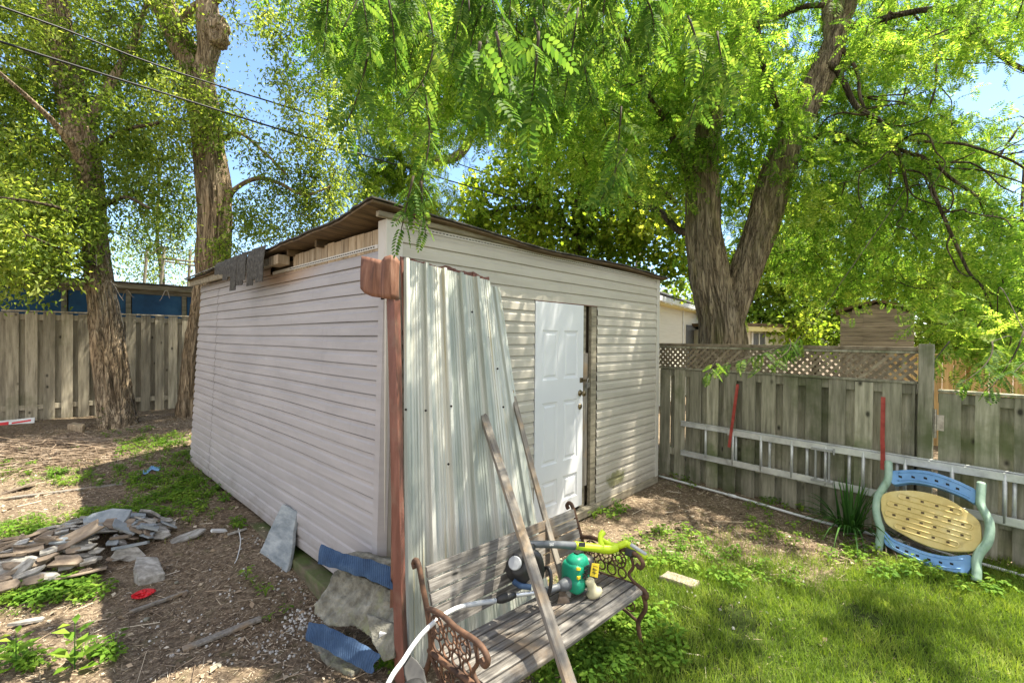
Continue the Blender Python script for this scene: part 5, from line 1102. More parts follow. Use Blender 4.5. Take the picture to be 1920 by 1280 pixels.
class Crown:
    """branch nodes grow from the limbs to leaf clusters in the crown's volume"""
    def __init__(s, root, limbs, twig_mat):
        s.root = root; s.nodes = []; s.rad = []; s.mb = MB(); s.mat = twig_mat; s.C = []; s.dirs = []
        for l in limbs:
            for q in l: s.nodes.append(q[:3]); s.rad.append(q[3])
        s.nodes = [np.array(q) for q in s.nodes]
    def blob(s, u, v, d, ru, rv, rd, n, seedv=0, shell=0.35, box=False):
        c = np.array(P(u, v, d)); rx = ru * d / 851; rz = rv * d / 851
        for _ in range(n):
            q = rng.normal(0, 1, 3); q /= np.linalg.norm(q); r = (shell + (1 - shell) * rng.random()) ** 0.7
            s.C.append(c + q * r * np.array([rx, rd, rz]))
    def blobw(s, c, r, n):
        for _ in range(n):
            q = rng.normal(0, 1, 3); q /= np.linalg.norm(q); s.C.append(np.array(c) + q * (0.2 + 0.8 * rng.random()) ** 0.6 * np.array(r))
    def grow(s, maxstep=0.9, sag=0.12):
        C = np.array(s.C); N = np.array(s.nodes)
        dist = np.array([np.min(np.sum((N - c) ** 2, 1)) for c in C]); order = np.argsort(dist)
        cap = len(s.nodes) + len(C) * 5 + 10; A = np.zeros((cap, 3)); A[:len(N)] = N; m = len(N); s.start = []; s.Cn = []
        for i in order:
            c = C[i]; d2 = np.sum((A[:m] - c) ** 2, 1); k = int(np.argmin(d2)); p0 = A[k]; L = math.sqrt(d2[k])
            if L < 0.05: continue
            n = max(2, min(5, int(L / 0.25) + 1)); mid = rng.normal(0, 0.10 * L, 3) + np.array([0, 0, 0.08 * L])
            pts = [p0 + (c - p0) * t + mid * 4 * t * (1 - t) for t in np.linspace(0, 1, n + 1)]
            r0 = min(0.006 + 0.009 * L, 0.035); rr = [r0 * (1 - 0.75 * t) + 0.0012 for t in np.linspace(0, 1, n + 1)]
            s.mb.tube([Vector(p) for p in pts], rr, 4 if L < 0.8 else 5, cap=False)
            for p in pts[1:]:
                if m < cap: A[m] = p; m += 1
            dd = pts[-1] - pts[-2]; s.Cn.append((c, dd / (np.linalg.norm(dd) + 1e-9)))
    def leaves(s, name, tmpl, mat, per, size, spread, droop=0.5, roll=0.5, twig_len=0.45, smooth=False):
        Pp, D, S = [], [], []
        n = len(s.Cn); cc = np.array([c for c, _ in s.Cn]); dd = np.array([d for _, d in s.Cn])
        # each cluster: a few short twiglets fanning out with leaves along them
        K = 3; reps = max(1, per // K)
        for k in range(K):
            td = dd * 0.5 + rng.normal(0, 0.7, (n, 3)); td[:, 2] -= droop * 0.4; td /= np.linalg.norm(td, axis=1, keepdims=True)
            for j in range(reps):
                f = (j + 0.5) / reps; L = twig_len * (0.6 + 0.8 * rng.random((n, 1)))
                base = cc - dd * 0.12 + td * L * f + np.array([0, 0, -1.0]) * (f * f * L * droop * 0.6) + rng.normal(0, spread, (n, 3))
                ld = td * 0.35 + rng.normal(0, 0.75, (n, 3)); ld[:, 2] -= droop
                Pp.append(base); D.append(ld); S.append(size * rng.uniform(0.65, 1.2, n))
        Pp = np.concatenate(Pp); D = np.concatenate(D); S = np.concatenate(S)
        return batch_mesh(name, tmpl[0], tmpl[1], frames(D, roll=roll), S, Pp, mat, s.root, smooth)
    def twigs(s, name='branches'): return s.mb.build(name, s.mat, s.root, world=True, smooth=True)

PIN = pinnate(6); SIMP = simple_leaf(); MAP = maple_leaf()
rs0 = random.Random(31)
# --- the big forked locust at right
eb = P(1357, 640, 7.3); eb.z = 0
E = thing('locust_tree', 'big forked locust with furrowed trunk behind the lattice fence', 'tree', eb)
e_main = [(eb.x, eb.y, -0.15, 0.48)] + limb([(1357, 740, 7.3, 112), (1356, 660, 7.3, 96), (1350, 600, 7.3, 86), (1334, 530, 7.3, 80), (1319, 450, 7.3, 68), (1316, 380, 7.3, 62), (1314, 309, 7.3, 62), (1325, 230, 7.3, 56), (1338, 150, 7.3, 54)])
e_l = limb([(1338, 160, 7.3, 50), (1328, 90, 7.3, 44), (1324, 20, 7.3, 42), (1322, -90, 7.3, 36), (1300, -220, 7.2, 26)])
e_m = limb([(1338, 160, 7.3, 46), (1368, 110, 7.35, 42), (1395, 45, 7.4, 40), (1410, -20, 7.5, 38), (1440, -160, 7.6, 28)])
e_r = limb([(1366, 600, 7.25, 60), (1384, 545, 7.2, 64), (1404, 490, 7.15, 60), (1432, 412, 7.1, 64), (1452, 335, 7.1, 64), (1478, 258, 7.1, 60), (1507, 206, 7.1, 56), (1532, 155, 7.1, 54), (1560, 90, 7.1, 46), (1578, 40, 7.1, 38), (1592, -10, 7.1, 36), (1620, -150, 7.0, 28)])
e_r2 = limb([(1560, 90, 7.1, 28), (1553, 40, 7.2, 24), (1550, -10, 7.3, 22), (1545, -120, 7.4, 16)])
e_b = limb([(1545, 150, 7.2, 30), (1585, 120, 7.5, 28), (1630, 65, 7.9, 26), (1662, 20, 8.2, 24), (1710, -60, 8.6, 20)])
mb = MB()
bark_tube(mb, e_main, 110, 0.03, 0.026, 0.22, 1.0, 10); bark_tube(mb, e_r, 96, 0.035, 0.022, 0, 3.0, 8); bark_tube(mb, e_l, 40, 0.05, 0.012, 0, 2.0); bark_tube(mb, e_m, 40, 0.05, 0.012, 0, 5.0)
bark_tube(mb, e_r2, 24, 0.06, 0.008, 0, 2.5); bark_tube(mb, e_b, 28, 0.06, 0.008, 0, 2.8)
trunkE = mb.build('trunk', M['bark_e'], E, world=True, smooth=True)
eb_l = [limb(q) for q in (
    [(1572, 62, 7.1, 22), (1600, 48, 7.0, 18), (1638, 41, 6.9, 16), (1695, 26, 6.6, 14), (1767, 18, 6.3, 14), (1819, 46, 6.1, 13), (1860, 93, 5.9, 12), (1920, 131, 5.7, 12), (2000, 160, 5.5, 10), (2100, 230, 5.3, 6)],
    [(1767, 18, 6.3, 8), (1830, 0, 6.2, 7), (1900, -30, 6.0, 6)],
    [(1535, 126, 7.1, 16), (1561, 124, 6.9, 14), (1582, 155, 6.8, 13), (1607, 201, 6.7, 12), (1649, 227, 6.5, 11), (1664, 258, 6.4, 10), (1685, 290, 6.3, 9), (1700, 350, 6.2, 6)],
    [(1500, 268, 7.1, 13), (1561, 250, 6.8, 11), (1613, 268, 6.6, 10), (1674, 278, 6.4, 9), (1747, 304, 6.1, 9), (1783, 335, 6.0, 8), (1834, 371, 5.8, 7), (1870, 407, 5.7, 5), (1905, 470, 5.6, 3)],
    [(1664, 258, 6.4, 8), (1747, 266, 6.1, 7), (1809, 271, 5.9, 7), (1865, 289, 5.7, 6), (1920, 315, 5.5, 6), (2000, 380, 5.3, 4)],
    [(1740, 300, 6.1, 8), (1752, 361, 6.0, 8), (1783, 438, 5.8, 8), (1814, 505, 5.6, 7), (1845, 541, 5.5, 6), (1865, 600, 5.4, 4), (1880, 680, 5.3, 3)],
    [(1714, 28, 6.6, 6), (1750, 75, 6.5, 6), (1755, 150, 6.4, 5), (1738, 215, 6.3, 5), (1722, 270, 6.3, 4)],
    [(1576, 88, 7.0, 9), (1607, 134, 6.9, 8), (1612, 180, 6.8, 7), (1632, 235, 6.7, 6), (1640, 320, 6.6, 4)],
    [(1405, 44, 7.4, 16), (1450, 36, 7.3, 14), (1500, 15, 7.2, 12), (1545, 10, 7.1, 12)],
    [(1481, 208, 7.1, 9), (1450, 190, 6.9, 7), (1412, 185, 6.7, 6), (1370, 170, 6.5, 4)],
    [(1300, 350, 7.3, 14), (1262, 260, 7.0, 14), (1235, 210, 6.7, 12), (1205, 150, 6.3, 10), (1170, 60, 5.8, 9), (1100, -40, 4.8, 9), (980, -120, 3.9, 9), (850, -150, 3.2, 8), (720, -120, 2.7, 6)],
    [(1303, 440, 7.3, 16), (1270, 430, 7.6, 14), (1240, 400, 8.0, 12), (1200, 380, 8.4, 10), (1150, 340, 8.8, 8)],
    [(1480, 258, 7.1, 12), (1440, 150, 6.0, 12), (1400, -20, 5.2, 12), (1350, -120, 4.4, 12), (1250, -160, 3.8, 10)],
    [(1590, -20, 7.1, 14), (1680, -100, 6.2, 14), (1760, -160, 5.2, 12), (1900, -150, 4.2, 8)],
)]
mb = MB()
for l in eb_l:
    c = catmull(l, 0.06); mb.tube([q[:3] + 0.012 * np.array([noise.noise(Vector((i * 0.12, 1, l[0][0]))), noise.noise(Vector((i * 0.12, 5, l[0][1]))), noise.noise(Vector((i * 0.12, 9, 0)))]) for i, q in enumerate(c)], [q[3] for q in c], 10)
allp = [q for l in eb_l[:9] for q in catmull(l, 0.3)[3:]]
eb_x = []
for i in range(46):
    q = allp[rs0.randrange(len(allp))]; p = Vector(q[:3]); dr = Vector((rs0.gauss(0.4, 0.7), rs0.gauss(-0.25, 0.4), rs0.gauss(-0.2, 0.55))).normalized(); r = min(0.018, q[3] * 0.6); L = []
    for k in range(rs0.randint(5, 9)):
        L.append(tuple(p) + (r * (1 - 0.09 * k),)); p = p + dr * 0.19; dr = (dr + Vector((rs0.gauss(0.05, 0.38), rs0.gauss(0, 0.3), rs0.gauss(-0.12, 0.38)))).normalized()
    eb_x.append(L); c = catmull(L, 0.06); mb.tube([q_[:3] for q_ in c], [q_[3] for q_ in c], 7)
eb_l += eb_x
mb.build('limbs', M['bark_d'], E, world=True, smooth=True)
cr = Crown(E, [catmull(l, 0.25) for l in [e_l, e_m, e_r[4:], e_r2, e_b] + eb_l], M['twig'])
for b in ((1330, 60, 7.6, 170, 130, 1.3, 130), (1500, 60, 8.3, 180, 150, 1.0, 150), (1620, 120, 7.8, 150, 150, 1.2, 130), (1650, 350, 7.9, 170, 170, 1.0, 190), (1590, 330, 6.6, 120, 130, 0.7, 60),
          (1760, 350, 7.4, 120, 130, 0.7, 75), (1860, 500, 6.7, 90, 110, 0.6, 60), (1760, 520, 7.8, 110, 60, 0.7, 45), (1740, 80, 8.0, 120, 80, 0.8, 45), (1860, 30, 7.4, 110, 70, 0.7, 30), (1870, 280, 7.2, 80, 70, 0.6, 26), (1740, 250, 6.3, 80, 70, 0.4, 22), (1850, 420, 5.7, 70, 80, 0.4, 24), (1560, 250, 8.2, 100, 110, 0.8, 70),
          (1830, 620, 5.2, 100, 45, 0.35, 40), (1930, 560, 5.4, 80, 110, 0.5, 40), (1370, 400, 7.9, 70, 190, 0.6, 80), (1250, 250, 7.4, 110, 130, 0.9, 110), (1230, 90, 6.6, 150, 130, 1.0, 120), (1420, 200, 6.5, 80, 90, 0.5, 40),
          (1560, 470, 8.8, 130, 90, 0.8, 100), (1400, -250, 6.8, 500, 200, 1.8, 120), (1150, -200, 5.2, 400, 130, 1.0, 60), (1750, -250, 6.4, 400, 200, 1.3, 45), (1450, -500, 6.5, 500, 250, 1.6, 40), (1950, -60, 6.2, 130, 200, 0.8, 36)):  # clumps centred above the frame are added to shade the shed front
    cr.blob(*b)
for b in ((960, 120, 5.2, 190, 150, 1.0, 120), (780, 150, 5.6, 120, 130, 0.8, 60), (660, 60, 4.8, 110, 90, 0.7, 35), (1120, 250, 6.2, 120, 120, 0.8, 80)): cr.blob(*b)
[cr.blobw(tuple(wall_pt(u, v) + SD * (4.6 / SD.z)), (0.22, 0.22, 0.3), n) for u, v, n in ((1035, 640, 7), (1045, 760, 7), (1030, 880, 8), (960, 820, 5), (1150, 850, 5), (1010, 960, 5))]  # leaf clumps added in the sun's path to shade door and front wall
cr.blobw((1.5, 3.7, 5.3), (0.9, 0.8, 0.5), 40); cr.blobw((2.7, 3.2, 5.4), (0.9, 0.8, 0.5), 26); [cr.blobw(tuple(G(u, v) + SD * (5.6 / SD.z)), (r, r, 0.2), n) for u, v, r, n in ((1300, 1195, 0.16, 5), (1260, 1250, 0.12, 4), (1610, 1150, 0.16, 6), (1680, 1230, 0.16, 6), (1800, 1190, 0.1, 3), (1480, 1105, 0.12, 3), (1500, 960, 0.35, 12), (1340, 950, 0.3, 11), (1600, 1010, 0.3, 9), (1420, 1000, 0.2, 6), (1260, 960, 0.15, 5))]  # leaf clumps added sunward to throw shade on sheet, bench and ground
cr.grow(); cr.twigs(); cr.leaves('crown', PIN, M['leaf_e'], 15, 0.17, 0.05, 0.5, 0.5, 0.45)

# near sprays hanging over the shed from the long limb
sprays = MB(); SP = []; rs3 = random.Random(5)
def spray(u0, v0, d0, u1, v1, d1, n, size=0.2, w=0.5):
    a, b = P(u0, v0, d0), P(u1, v1, d1); side = Vector((rs3.gauss(0, 1), rs3.gauss(0, 0.6), 0)) * 0.06 * (b - a).length
    pts = [a + (b - a) * t + side * 4 * t * (1 - t) for t in [i / 8 for i in range(9)]]
    sprays.tube(pts, [0.006 * (1 - 0.8 * i / 8) + 0.0012 for i in range(9)], 5)
    for k in range(n):
        t = (k + 0.5) / n; i = min(7, int(t * 8)); f = t * 8 - i; p = pts[i] * (1 - f) + pts[i + 1] * f
        an = k * 2.4 + rs3.random(); dr = Vector((math.cos(an), math.sin(an) * 0.8, -0.55 + rs3.gauss(0, 0.3))) + (b - a).normalized() * 0.4
        SP.append((p, dr, size * rs3.uniform(0.75, 1.15)))
for i in range(66):
    u = rs3.uniform(590, 1250); top = rs3.uniform(-120, 60); d = rs3.uniform(2.4, 5.0)
    edge_v = np.interp(u, [600, 700, 800, 900, 1000, 1100, 1180, 1240], [90, 130, 200, 240, 190, 240, 300, 200])
    L = rs3.uniform(80, 200); vv = min(top + L, edge_v)
    spray(u, vv - L, d, u + rs3.uniform(-45, 45), vv, d * rs3.uniform(0.96, 1.03), int(6 + L / 18), 0.155)
for q in ((790, 150, 2.6, 770, 380, 2.5, 12, 0.16), (775, 330, 2.5, 752, 432, 2.45, 7, 0.13), (790, 340, 2.5, 798, 440, 2.45, 7, 0.13), (1165, 200, 3.0, 1150, 350, 2.95, 12, 0.18), (1175, 280, 3.1, 1125, 380, 3.0, 10, 0.17), (930, 60, 1.8, 915, 190, 1.75, 12, 0.17),
          (1010, 60, 1.9, 995, 200, 1.9, 12, 0.19), (900, 80, 1.7, 880, 130, 1.7, 8, 0.17), (690, 100, 2.6, 640, 250, 2.6, 12, 0.18), (1345, 60, 2.8, 1368, 170, 2.75, 10, 0.19), (1290, 30, 2.9, 1320, 150, 2.8, 9, 0.19), (1330, 150, 3.3, 1290, 240, 3.2, 10, 0.16),
          (1500, 640, 4.9, 1340, 690, 4.5, 18, 0.15), (1480, 635, 4.8, 1420, 690, 4.5, 10, 0.13), (1345, 675, 4.5, 1325, 705, 4.45, 5, 0.13), (1500, 630, 4.8, 1480, 665, 4.7, 6, 0.13), (1860, 640, 4.0, 1800, 720, 3.7, 14, 0.15), (1920, 620, 3.8, 1850, 735, 3.6, 14, 0.15),
          (1950, 660, 3.7, 1900, 700, 3.5, 8, 0.15), (1780, 640, 4.4, 1740, 690, 4.2, 8, 0.14)): spray(*q)
# carriers for the sprays: thin boughs from the limb
for a, b in (((720, -120, 2.7), (640, 60, 2.4)), ((850, -150, 3.2), (880, 20, 2.0)), ((980, -120, 3.9), (1000, 0, 2.4)), ((1100, -40, 4.8), (1150, 60, 3.0)), ((1250, -160, 3.8), (1320, -20, 2.9)), ((1700, 350, 6.2), (1500, 640, 4.9)), ((1880, 680, 5.3), (1860, 640, 4.0)), ((1870, 600, 5.4), (1920, 620, 3.8))):
    p, q = P(*a), P(*b); m = (p + q) / 2 + Vector((0, 0, 0.25)); c = catmull([tuple(p) + (0.007,), tuple(m + Vector((rs3.gauss(0, .1), 0, rs3.gauss(0, .1)))) + (0.005,), tuple(q) + (0.003,)], 0.08); sprays.tube([x[:3] for x in c], [x[3] for x in c], 6)
sprays.build('hanging_boughs', M['twig'], E, world=True, smooth=True)
# the rest of the pinnate leaves between the near ones
Dn = np.array([list(x[1]) for x in SP]); Pn = np.array([list(x[0]) for x in SP]); Sn = np.array([x[2] for x in SP])
PH = pinnate(8, 0.26, 0.050, True, 0.30)
o = batch_mesh('hanging_leaves', PH[0], PH[1], frames(Dn, roll=0.35), Sn, Pn, M['leaf_n'], E)

# --- leftmost tree
ab = G(222, 803)
A = thing('leaning_tree', 'leftmost tree, its thick ridged trunk leaning left in front of the fence', 'tree', ab)
a_main = [(ab.x + 0.04, ab.y, ab.z - 0.5, 0.30)] + limb([(220, 775, 7.75, 72), (210, 700, 7.8, 68), (200, 620, 7.85, 63), (190, 540, 7.9, 56), (178, 450, 8.0, 50), (172, 380, 8.0, 52), (160, 290, 8.1, 58), (140, 200, 8.2, 60), (118, 110, 8.3, 58), (105, 20, 8.4, 52), (95, -100, 8.5, 44), (90, -260, 8.5, 34)])
a2 = limb([(172, 385, 8.0, 26), (150, 300, 7.6, 20), (110, 240, 7.2, 16), (60, 190, 6.8, 12), (-20, 120, 6.3, 8)])
a3 = limb([(150, 250, 8.1, 26), (200, 170, 8.3, 20), (245, 90, 8.6, 16), (280, 0, 8.9, 12)])
a4 = limb([(118, 110, 8.3, 24), (60, 40, 8.2, 18), (0, -40, 8.0, 14)])
mb = MB(); bark_tube(mb, a_main, 110, 0.03, 0.028, 0.06, 7.0, 10); [bark_tube(mb, q, 20, 0.07, 0.008, 0, 1.5) for q in (a2, a3, a4)]
mb.build('trunk', M['bark_a'], A, world=True, smooth=True)
low = [limb(q) for q in ([(180, 450, 8.0, 14), (130, 400, 7.2, 10), (70, 380, 6.6, 7), (0, 370, 6.2, 5)], [(185, 500, 7.9, 10), (120, 470, 7.0, 7), (50, 440, 6.4, 5)], [(175, 400, 8.0, 12), (230, 370, 7.6, 9), (280, 390, 7.3, 6)], [(160, 300, 8.1, 14), (220, 250, 7.8, 10), (300, 230, 7.6, 7)])]
mb = MB()
for l in low:
    c = catmull(l, 0.08); mb.tube([q[:3] for q in c], [q[3] for q in c], 8)
mb.build('limbs', M['bark_d'], A, world=True, smooth=True)
cr = Crown(A, [catmull(l, 0.25) for l in [a_main[6:], a2, a3, a4] + low], M['twig'])
for b in ((50, 110, 7.8, 120, 130, 0.8, 150), (120, 60, 9.2, 100, 100, 0.5, 60), (40, 330, 7.6, 130, 130, 0.9, 150), (30, 470, 7.0, 110, 75, 0.8, 120), (90, 390, 7.2, 90, 60, 0.6, 50), (215, 200, 8.9, 110, 120, 0.5, 120), (200, 190, 7.6, 70, 60, 0.3, 20), (260, 330, 8.0, 70, 90, 0.4, 70), (280, 60, 8.4, 110, 110, 0.8, 100), (170, 400, 7.4, 40, 40, 0.3, 16), (120, -150, 8.2, 260, 160, 1.5, 170), (-120, 250, 7.2, 120, 300, 1.2, 120), (130, 30, 9.2, 150, 120, 0.8, 90)):
    cr.blob(*b)
cr.grow(); cr.twigs(); cr.leaves('crown', SIMP, M['leaf_a'], 48, 0.092, 0.06, 0.5, 0.7, 0.4)
# bare hanging twigs at the trunk
mb = MB()
for k in range(22):
    u, v = rs3.uniform(40, 330), rs3.uniform(440, 560); d = rs3.uniform(7.2, 7.7); p = P(u, v, d); pts = []
    dx, dz = rs3.uniform(-0.5, 0.5), rs3.uniform(-0.6, 0.1)
    for i in range(7): s = i / 6; pts.append(p + Vector((dx * s, -0.1 * s, dz * s + 0.25 * math.sin(s * 3.1) * (1 - s))))
    mb.tube(pts, 0.004, 4)
mb.build('bare_twigs', M['stick'], A, world=True)

# --- second left tree with the burl
bb = G(364, 778)
B = thing('burled_tree', 'tall forked tree with a burl, rising at the far left corner of the shed', 'tree', bb)
b_main = [(bb.x, bb.y, bb.z - 0.5, 0.31)] + limb([(364, 770, 8.6, 66), (370, 690, 8.6, 58), (384, 600, 8.6, 57), (398, 520, 8.6, 62), (403, 430, 8.6, 65), (402, 360, 8.6, 64), (392, 290, 8.6, 62), (386, 230, 8.6, 62), (375, 170, 8.6, 60), (368, 130, 8.6, 62)])
b_l = limb([(368, 140, 8.6, 56), (345, 90, 8.6, 54), (318, 35, 8.6, 50), (292, -20, 8.6, 46), (250, -120, 8.6, 36), (220, -250, 8.6, 24)])
b_r = limb([(372, 175, 8.6, 44), (385, 120, 8.5, 42), (392, 85, 8.5, 46), (394, 55, 8.5, 52), (391, 25, 8.5, 44), (390, -20, 8.5, 42), (400, -140, 8.5, 32), (410, -260, 8.5, 22)])
b_s = limb([(420, 385, 8.6, 20), (440, 355, 8.5, 10), (480, 335, 8.4, 9), (520, 342, 8.3, 8), (570, 365, 8.2, 6), (620, 350, 8.0, 4)])
b_t = limb([(420, 260, 8.6, 14), (450, 250, 8.4, 8), (500, 290, 8.2, 6), (540, 330, 8.1, 4)])
b_u = limb([(335, 60, 8.6, 20), (352, 25, 8.6, 16), (372, 8, 8.6, 14), (395, 10, 8.5, 12)])
b_v = limb([(395, 10, 8.5, 18), (470, -60, 8.2, 14), (540, -60, 8.0, 10), (600, 0, 7.8, 7), (640, 80, 7.6, 4)])
mb = MB(); bark_tube(mb, b_main, 110, 0.03, 0.030, 0.06, 12.0, 10); bark_tube(mb, b_l, 48, 0.05, 0.015, 0, 2.0); bark_tube(mb, b_r, 48, 0.05, 0.015, 0, 4.0); [bark_tube(mb, q, 16, 0.07, 0.004, 0, 1.5) for q in (b_s, b_t, b_u, b_v)]
mb.build('trunk', M['bark_a'], B, world=True, smooth=True)
mb = MB(); blob(mb, P(408, 60, 8.42), 0.19, 0.20, 0.28, None, 2.2, 60, 40, 0.0)
mb.v = [tuple(Vector(v) + (Vector(v) - P(408, 60, 8.42)).normalized() * (0.07 * noise.noise(Vector(v) * 6) + 0.035 * noise.noise(Vector(v) * 17))) for v in mb.v]
mb.build('burl', M['bark_a'], B, world=True, smooth=True)
cr = Crown(B, [catmull(l, 0.25) for l in (b_main[6:], b_l, b_r, b_s, b_t, b_u, b_v)], M['twig'])
for b in ((330, 200, 8.0, 70, 90, 0.5, 70), (420, 220, 8.1, 45, 60, 0.4, 30), (300, 330, 9.3, 90, 130, 0.8, 90), (300, 440, 9.6, 70, 60, 0.5, 35), (520, 400, 8.6, 110, 55, 0.8, 85), (620, 370, 8.4, 80, 60, 0.6, 50), (540, 300, 8.3, 90, 70, 0.6, 60), (560, 90, 7.9, 90, 90, 0.7, 55), (600, 220, 8.2, 80, 80, 0.7, 60), (470, 20, 8.3, 60, 60, 0.5, 16),
          (430, 470, 8.2, 35, 25, 0.3, 12), (330, 60, 9.3, 100, 100, 0.7, 50), (400, -200, 8.4, 260, 140, 1.3, 110), (620, 20, 8.2, 90, 90, 0.7, 40)):
    cr.blob(*b)
cr.grow(); cr.twigs(); cr.leaves('crown', SIMP, M['leaf_a'], 45, 0.082, 0.07, 0.5, 0.7, 0.42)

# --- middle tree directly behind the shed
cb = P(772, 600, 10.5); cb.z = 0
Cc = thing('slender_tree', 'slender forked tree rising straight behind the shed roof in the middle', 'tree', cb)
c_main = [(cb.x, cb.y, -0.1, 0.26)] + limb([(775, 560, 10.5, 36), (774, 450, 10.5, 32), (776, 380, 10.5, 30), (784, 300, 10.5, 28), (786, 255, 10.5, 27), (775, 200, 10.5, 22), (785, 130, 10.5, 19), (795, 60, 10.5, 17), (800, -60, 10.5, 12)])
c_r = limb([(788, 262, 10.5, 22), (815, 222, 10.5, 20), (845, 175, 10.5, 18), (858, 130, 10.5, 15), (880, 60, 10.5, 12), (900, -60, 10.5, 8)])
c_s = limb([(800, 300, 10.6, 18), (845, 298, 10.9, 17), (870, 280, 11.1, 16), (890, 245, 11.2, 14), (925, 228, 11.4, 12), (980, 215, 11.6, 9)])
mb = MB(); [bark_tube(mb, q, 28, 0.06, 0.010, 0, i + 1.0) for i, q in enumerate((c_main, c_r, c_s))]; mb.build('trunk', M['bark_e'], Cc, world=True, smooth=True)
cr = Crown(Cc, [catmull(l, 0.3) for l in (c_main[3:], c_r, c_s)], M['twig'])
for b in ((700, 110, 10.3, 90, 110, 1.1, 110), (830, 60, 10.5, 110, 110, 1.1, 130), (720, 270, 10.0, 70, 90, 0.8, 75), (830, 230, 11.2, 70, 80, 0.7, 40), (950, 150, 11.3, 100, 120, 1.0, 120), (780, 340, 10.0, 60, 70, 0.5, 45), (820, 370, 10.8, 70, 40, 0.5, 30), (670, 330, 10.2, 50, 60, 0.6, 25), (820, -150, 10.5, 300, 140, 1.5, 90), (1060, 60, 11.5, 100, 110, 1.0, 90)):
    cr.blob(*b)
cr.grow(); cr.twigs(); cr.leaves('crown', PIN, M['leaf_y'], 18, 0.19, 0.08, 0.5, 0.5, 0.5)

# --- dark maple behind the shed
db = P(1090, 600, 13.5); db.z = 0
D = thing('dark_maple', 'dark dense broadleaf tree filling the space behind the shed roof', 'tree', db)
d_main = [(db.x, db.y, -0.1, 0.36)] + limb([(1090, 560, 13.5, 34), (1085, 470, 13.5, 30), (1090, 380, 13.5, 26), (1110, 290, 13.5, 22), (1120, 200, 13.5, 16), (1130, 80, 13.5, 10)])
d_1 = limb([(1088, 420, 13.5, 18), (1130, 350, 13, 15), (1180, 330, 12.6, 13), (1230, 350, 12.3, 11), (1270, 380, 12, 8)])
d_2 = limb([(1086, 450, 13.5, 16), (1030, 400, 13.2, 13), (970, 390, 13, 10), (920, 400, 12.8, 7)])
d_3 = limb([(1200, 160, 12.8, 16), (1225, 190, 12.6, 20), (1250, 240, 12.4, 20), (1290, 300, 12.2, 14)])
mb = MB(); [bark_tube(mb, q, 20, 0.08, 0.010, 0, i + 1.0) for i, q in enumerate((d_main, d_1, d_2))]; mb.build('trunk', M['bark_d'], D, world=True, smooth=True)
cr = Crown(D, [catmull(l, 0.35) for l in (d_main[2:], d_1, d_2)], M['twig'])
for b in ((960, 380, 13.2, 120, 80, 1.2, 150), (1060, 280, 13.5, 130, 110, 1.3, 200), (1180, 400, 12.8, 110, 100, 1.2, 170), (1080, 440, 13.0, 130, 60, 1.0, 130), (1240, 300, 13.2, 110, 110, 1.2, 140), (1170, 180, 13.5, 130, 110, 1.3, 150), (1290, 470, 12.6, 40, 60, 0.8, 35), (900, 430, 13.0, 70, 40, 0.8, 45), (1400, 250, 13.5, 110, 160, 1.2, 130), (1230, 505, 12.8, 30, 25, 0.5, 8)):
    cr.blob(*b)
cr.grow(); cr.twigs(); cr.leaves('crown', MAP, M['leaf_d'], 24, 0.14, 0.12, 0.5, 0.8, 0.55)

# --- trees far behind
def far_tree(u, vb, d, blobs, label, mat, per=30, size=0.17, tm=MAP, ht=300, nm='background_tree'):
    b0 = P(u, vb, d); b0.z = 0; t = thing(nm, label, 'tree', b0, None, 'trees beyond the right fence' if u > 1300 else 'trees far behind on the left')
    m = [(b0.x, b0.y, -0.1, 0.16)] + limb([(u, 600, d, 14), (u + 4, 520, d, 11), (u - 5, 440, d, 8), (u, ht, d, 5)])
    k = MB(); bark_tube(k, m, 14, 0.12, 0.01, 0, u); k.build('trunk', M['bark_d'], t, world=True, smooth=True)
    c = Crown(t, [catmull(m[1:], 0.4)], M['twig'])
    for b in blobs: c.blob(*b)
    c.grow(); c.twigs(); c.leaves('crown', tm, M[mat], per, size, 0.22, 0.4, 0.8, 0.6)
far_tree(1420, 640, 17, [(1430, 520, 17, 70, 70, 1.3, 110), (1470, 430, 17.5, 80, 90, 1.3, 110), (1460, 610, 16.5, 80, 35, 1.0, 60)], 'yellow-green tree directly right of the big trunk, above the cream bungalow', 'leaf_y')
far_tree(1530, 640, 19, [(1530, 560, 19, 80, 60, 1.5, 120), (1560, 450, 19.5, 100, 100, 1.5, 130), (1540, 625, 18, 80, 35, 1.0, 70)], 'bright shrub-like tree left of the plank shed', 'leaf_y')
far_tree(1660, 640, 21, [(1650, 540, 21, 90, 50, 1.5, 110), (1700, 440, 21, 110, 90, 1.5, 110)], 'pale yellow-green tree rising behind the plank shed', 'leaf_y')
far_tree(1800, 640, 16, [(1800, 610, 16, 90, 60, 1.2, 130), (1760, 520, 16.5, 70, 60, 1.2, 50)], 'leafy tree right of the plank shed behind the honey-coloured fence', 'leaf_y')
far_tree(1920, 640, 15, [(1930, 600, 15, 80, 80, 1.2, 110), (1990, 470, 15, 100, 120, 1.2, 60)], 'leafy tree at the right edge behind the honey-coloured fence', 'leaf_e')
far_tree(300, 640, 19, [(310, 440, 19, 70, 70, 1.3, 40), (240, 480, 19, 80, 50, 1.3, 60), (330, 520, 19, 60, 25, 1, 20)], 'loose small-leaved tree behind the lean-to roof', 'leaf_a', 26, 0.14, SIMP)
far_tree(60, 640, 17, [(40, 420, 17, 110, 120, 1.5, 120), (20, 230, 17, 110, 120, 1.5, 90)], 'dense tree behind the pale building at far left', 'leaf_d')
far_tree(1330, 640, 22, [(1270, 560, 22, 60, 40, 1.2, 40)], 'dark tree top showing over the white house roof', 'leaf_d', 26, 0.18)

